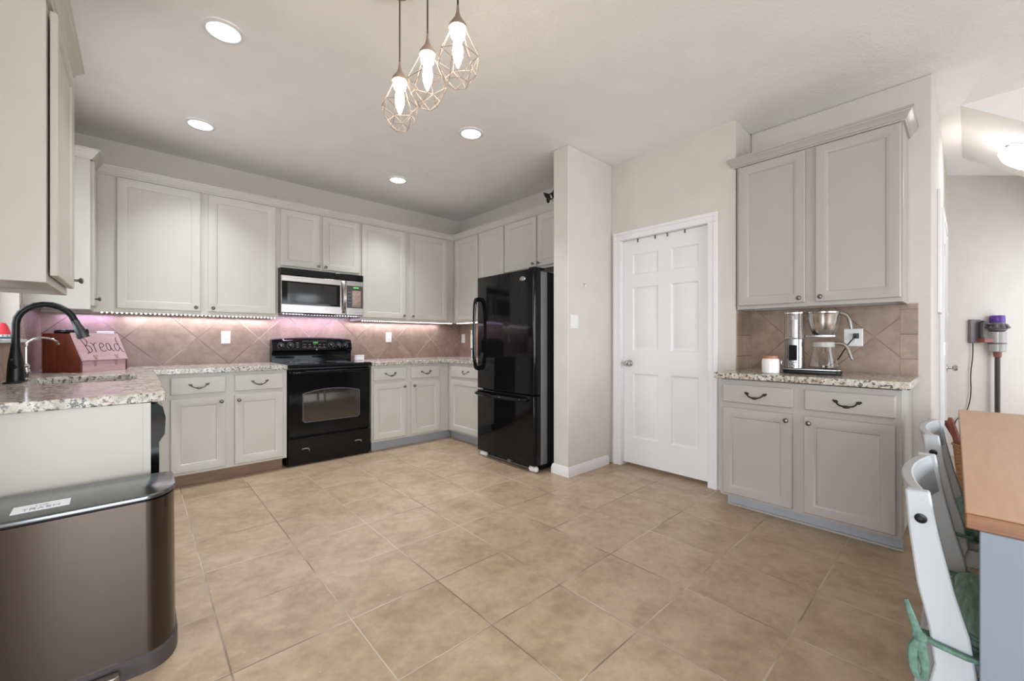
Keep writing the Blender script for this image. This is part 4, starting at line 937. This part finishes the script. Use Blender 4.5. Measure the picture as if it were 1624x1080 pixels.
def chair_tree():
    t = thing('dining_chair', 'chair', 'chair')
    # local: x along table (0 .. w), y = 0 at the seat back edge, seat towards -y
    w = 0.462
    for x in (0.0, w-0.026):
        # rear post: from the floor splayed back, forward at the seat, leaning back to the top
        ctr = [(0.085, 0.0, .019), (0.070, 0.16, .022), (0.030, 0.34, .028), (0.012, 0.42, .032), (0.022, 0.50, .031), (0.042, 0.585, .029), (0.060, 0.70, .024), (0.0705, 0.793, .020)]
        rings = []
        for y, z, d in ctr:
            rings.append([(x, y-d, z), (x+0.026, y-d, z), (x+0.026, y+d, z), (x, y+d, z)])
        p = B().loops(rings).obj('rear_post', 'chairw', t, 0.004)
        if x == 0.0: B().lathe([(0.0105, 0), (0.0105, -0.003), (0.006, -0.004), (0.005, -0.002), (0.001, -0.002)], 16, (0, 0.0645, 0.733), 'x').obj('bolt_cap', 'blacks', p, label='black bolt cap')
        else: B().lathe([(0.0095, 0), (0.0095, 0.003), (0.001, 0.004)], 16, (x+0.026, 0.0645, 0.733), 'x').obj('bolt_cap', 'blacks', p, label='black bolt cap')
        B().loops([[(x, -0.37, z), (x+0.034, -0.37, z), (x+0.034, -0.335, z), (x, -0.335, z)] for z in (0, 0.415)]).obj('front_leg', 'chairw', t, 0.003)
    n = 10; rings = []
    for k in range(n+1):
        u = k/n; x = 0.0262+(w-0.0524)*u; bow = 0.028*(1-(2*u-1)**2)
        rings.append([(x, 0.042+bow, 0.690), (x, 0.062+bow, 0.688), (x, 0.082+bow, 0.790), (x, 0.060+bow, 0.792)])
    B().loops(rings).obj('top_rail', 'chairw', t, 0.003)
    B().box(0.0265, w-0.0265, -0.38, 0.010, 0.4155, 0.437).obj('seat', 'chairw', t, 0.004)
    B().box(0.034, w-0.034, -0.365, -0.345, 0.36, 0.4153).obj('apron', 'chairw', t)
    B().box(0.006, 0.024, -0.3345, -0.013, 0.36, 0.4153).obj('apron', 'chairw', t)
    B().box(w-0.024, w-0.006, -0.3345, -0.013, 0.36, 0.4153).obj('apron', 'chairw', t)
    return t
def cushion_tree():
    t = thing('seat_cushion', 'cushion', 'cushion')
    w = 0.462
    def ol(e, z): return [(x, y, z) for x, y in rr(0.036-e, w-0.036+e, -0.37-e, 0.014+e*0.2, 0.075)]
    B().loops([ol(-0.012, 0.438), ol(0, 0.450), ol(0.004, 0.470), ol(-0.006, 0.490), ol(-0.045, 0.506), ol(-0.10, 0.512)]).obj('pad', 'greenf', t, sharp=70)
    pp = rr(0.036, w-0.036, -0.37, 0.014, 0.075); B().tube([(x, y, 0.482) for x, y in pp]+[(pp[0][0], pp[0][1], 0.482)], 0.005, 6).obj('piping', 'greend', t)
    for x, s in ((0.0, -1), (w, 1)):
        b = B(); xo = x+s*0.0095; xi = x-s*0.036
        b.tube([(x-s*0.06, -0.03, 0.462), (xi, -0.026, 0.462), (xi, 0.060, 0.468), (xo, 0.062, 0.472), (xo, -0.024, 0.462), (x-s*0.03, -0.032, 0.458)], 0.0085, 8, 1, flat=.7)
        b.ball((xo, 0.066, 0.474), 0.013, 10, .8, 1, 1)
        b.tube([(xo, 0.067, 0.476), (xo-0.003, 0.074, 0.498), (xo-0.006, 0.080, 0.520), (xo-0.008, 0.088, 0.550)], [0.009, 0.0075, 0.0065, 0.004], 8, 1, flat=.6)
        b.tube([(xo, 0.066, 0.472), (xo, 0.078, 0.440), (xo, 0.076, 0.392), (xo, 0.064, 0.378), (xo, 0.056, 0.398), (xo, 0.062, 0.440), (xo, 0.066, 0.472)], [0.008, 0.010, 0.008, 0.0065, 0.0065, 0.0095, 0.008], 8, 1, flat=.7)
        b.obj('tie', 'greend', t)
    return t
c1 = chair_tree(); k1 = cushion_tree()
c2 = copy_tree(c1); k2 = copy_tree(k1)
for o, loc, lab in ((c1, (1.296, 0.006, 0), 'white wooden chair nearest the camera at the dining table'), (c2, (2.09, 0.018, 0), 'white wooden chair farther along the dining table, beyond the nearest one')):
    o.location = loc; o.rotation_euler = (0, 0, TR); tag(o, lab, 'chair', 'white dining chairs')
for o, loc, lab in ((k1, (1.296, 0.006, 0), 'green tied seat cushion on the nearest white chair'), (k2, (2.09, 0.018, 0), 'green tied seat cushion on the farther white chair')):
    o.location = loc; o.rotation_euler = (0, 0, TR); tag(o, lab, 'cushion', 'green seat cushions')

# ------------------------------------------------------------------ hallway things
vl = d0+dr*0.1
t = thing('cordless_vacuum', 'cordless stick vacuum with purple cap hung on the hallway wall', 'vacuum', (5.93, -0.13, 0), -YAW)
# local x = right, y = away from the camera (wall at y ~ 0.21); origin 0.2 in front of the wall
ox = 0.0
def vx(px, t=3.996): return ((px-812)/654*t)-((5.93*hc)+(-0.13)*(-hs))
cxb = vx(1582)
cy = 0.115
B().lathe([(0.050, 1.305), (0.052, 1.31), (0.052, 1.35), (0.048, 1.372), (0.002, 1.374)], 24, (cxb, cy, 0)).obj('filter_cap', 'purple', t, label='purple filter cap')
b = B().lathe([(0.045, 1.215), (0.062, 1.23), (0.064, 1.255), (0.056, 1.285), (0.052, 1.3045)], 24, (cxb, cy, 0))
for k in range(10): a = 2*PI*k/10; b.tube([(cxb+0.058*math.cos(a), cy+0.058*math.sin(a), 1.285), (cxb+0.074*math.cos(a), cy+0.074*math.sin(a), 1.245)], [0.010, 0.016], 8)
b.obj('cyclones', 'vacgrey', t)
B().lathe([(0.050, 1.02), (0.058, 1.025), (0.060, 1.214), (0.002, 1.2145)], 24, (cxb, cy, 0)).obj('dust_bin', 'vacclear', t, label='clear dust bin')
B().lathe([(0.061, 1.095), (0.062, 1.10), (0.061, 1.108)], 24, (cxb, cy, 0)).obj('bin_ring', 'vacgrey', t)
B().lathe([(0.020, 0.965), (0.027, 0.972), (0.030, 1.0195), (0.002, 1.0196)], 18, (cxb, cy, 0)).obj('wand_socket', 'vacred', t)
B().cyl((cxb, cy, 0.12), 0.019, 0.845).obj('wand', 'vacdark', t)
B().box(cxb-0.12, cxb+0.12, cy-0.09, cy+0.05, 0.0, 0.075).tube([(cxb, cy, 0.07), (cxb, cy, 0.125)], 0.022, 12).obj('floor_head', 'vacgrey', t, 0.015)
b = B().tube([(cxb-0.04, cy, 1.275), (cxb-0.10, cy, 1.295), (cxb-0.15, cy, 1.305)], [0.018, 0.016, 0.020], 12).tube([(cxb-0.15, cy, 1.305), (cxb-0.155, cy, 1.18), (cxb-0.15, cy, 1.15)], [0.020, 0.017, 0.020], 12); b.obj('grip', 'vacdark', t)
B().box(cxb-0.165, cxb-0.075, cy-0.035, cy+0.035, 1.11, 1.15).obj('battery', 'vacred', t, 0.006)
t2 = thing('wall_dock', 'grey wall charging dock holding the cordless vacuum', 'dock', (5.93, -0.13, 0), -YAW)
dx = vx(1549); dw = (0.14*hs+5.875*0)
yw = (d0-Vector((5.93, -0.13))).dot(dn)-0.0008
B().box(dx-0.035, dx+0.075, yw-0.025, yw, 1.105, 1.335).obj('back_plate', 'vacgrey', t2, 0.008)
B().box(dx-0.005, dx+0.055, cy+0.035, yw-0.0255, 1.12, 1.30).obj('cradle', 'vacgrey', t2, 0.008)
xq = vx(1548)
b = B().tube([(xq, yw-0.02, 1.105), (xq+0.01, yw-0.012, 0.98), (xq-0.015, yw-0.012, 0.80), (xq-0.005, yw-0.012, 0.60), (xq-0.05, yw-0.012, 0.42), (xq-0.16, yw-0.014, 0.36), (xq-0.17, yw-0.014, 0.30)], 0.004, 6, 2)
b.obj('power_cord', 'blacks', t2)
tag(B().lathe([(0.026, 0), (0.026, -0.018), (0.022, -0.024), (0.001, -0.024)], 18, (5.4, 0.1398, 1.36), 'y').obj('door_chime', 'plate'), 'small round white device on the hallway wall beside the door', 'device')
b = B().box(4.02, 4.24, 0.122, 0.1396, 1.32, 2.16)
tag(b.obj('wall_panel', 'trimw', bevel=0.003), 'tall thin pale panel hung flat on the hallway wall, seen edge on', 'panel')

# basket with wooden handles on the hallway floor
t = thing('wicker_basket', 'brown wicker basket on the hallway floor beyond the chairs', 'basket', (4.60, -0.04, 0))
rings = [[(hx*(0.10+0.03*k/8)*c, hx*0+(0.09+0.03*k/8)*s_, 0.002+0.345*k/8) for c, s_ in [(math.cos(2*PI*j/24), math.sin(2*PI*j/24)) for j in range(24)] for hx in (1,)] for k in range(9)]
inn = [[(x*0.93, y*0.93, z+0.006) for x, y, z in r] for r in rings][::-1]
B().loops(rings+inn, True, True).obj('weave', 'wicker', t)
rim = rings[-1]; B().tube(rim+[rim[0]], 0.008, 8).obj('rim', 'wicker', t)
for i, (p, lab) in enumerate((([(4.58, 0.00, 0.03), (4.58, 0.035, 0.28), (4.575, 0.060, 0.40), (4.57, 0.088, 0.52), (4.57, 0.090, 0.545)], 'red brown wooden handle leaning in the wicker basket, the taller one in front'),
        ([(4.64, 0.00, 0.03), (4.64, 0.030, 0.28), (4.64, 0.062, 0.40), (4.64, 0.110, 0.49), (4.64, 0.114, 0.51)], 'red brown wooden handle leaning in the wicker basket, the lower one behind'))):
    tag(B().tube(p, [0.014, 0.020, 0.022, 0.018, 0.010], 10, 1, flat=.7).obj('wooden_handle', 'mahog'), lab, 'handle', 'wooden handles in the basket')
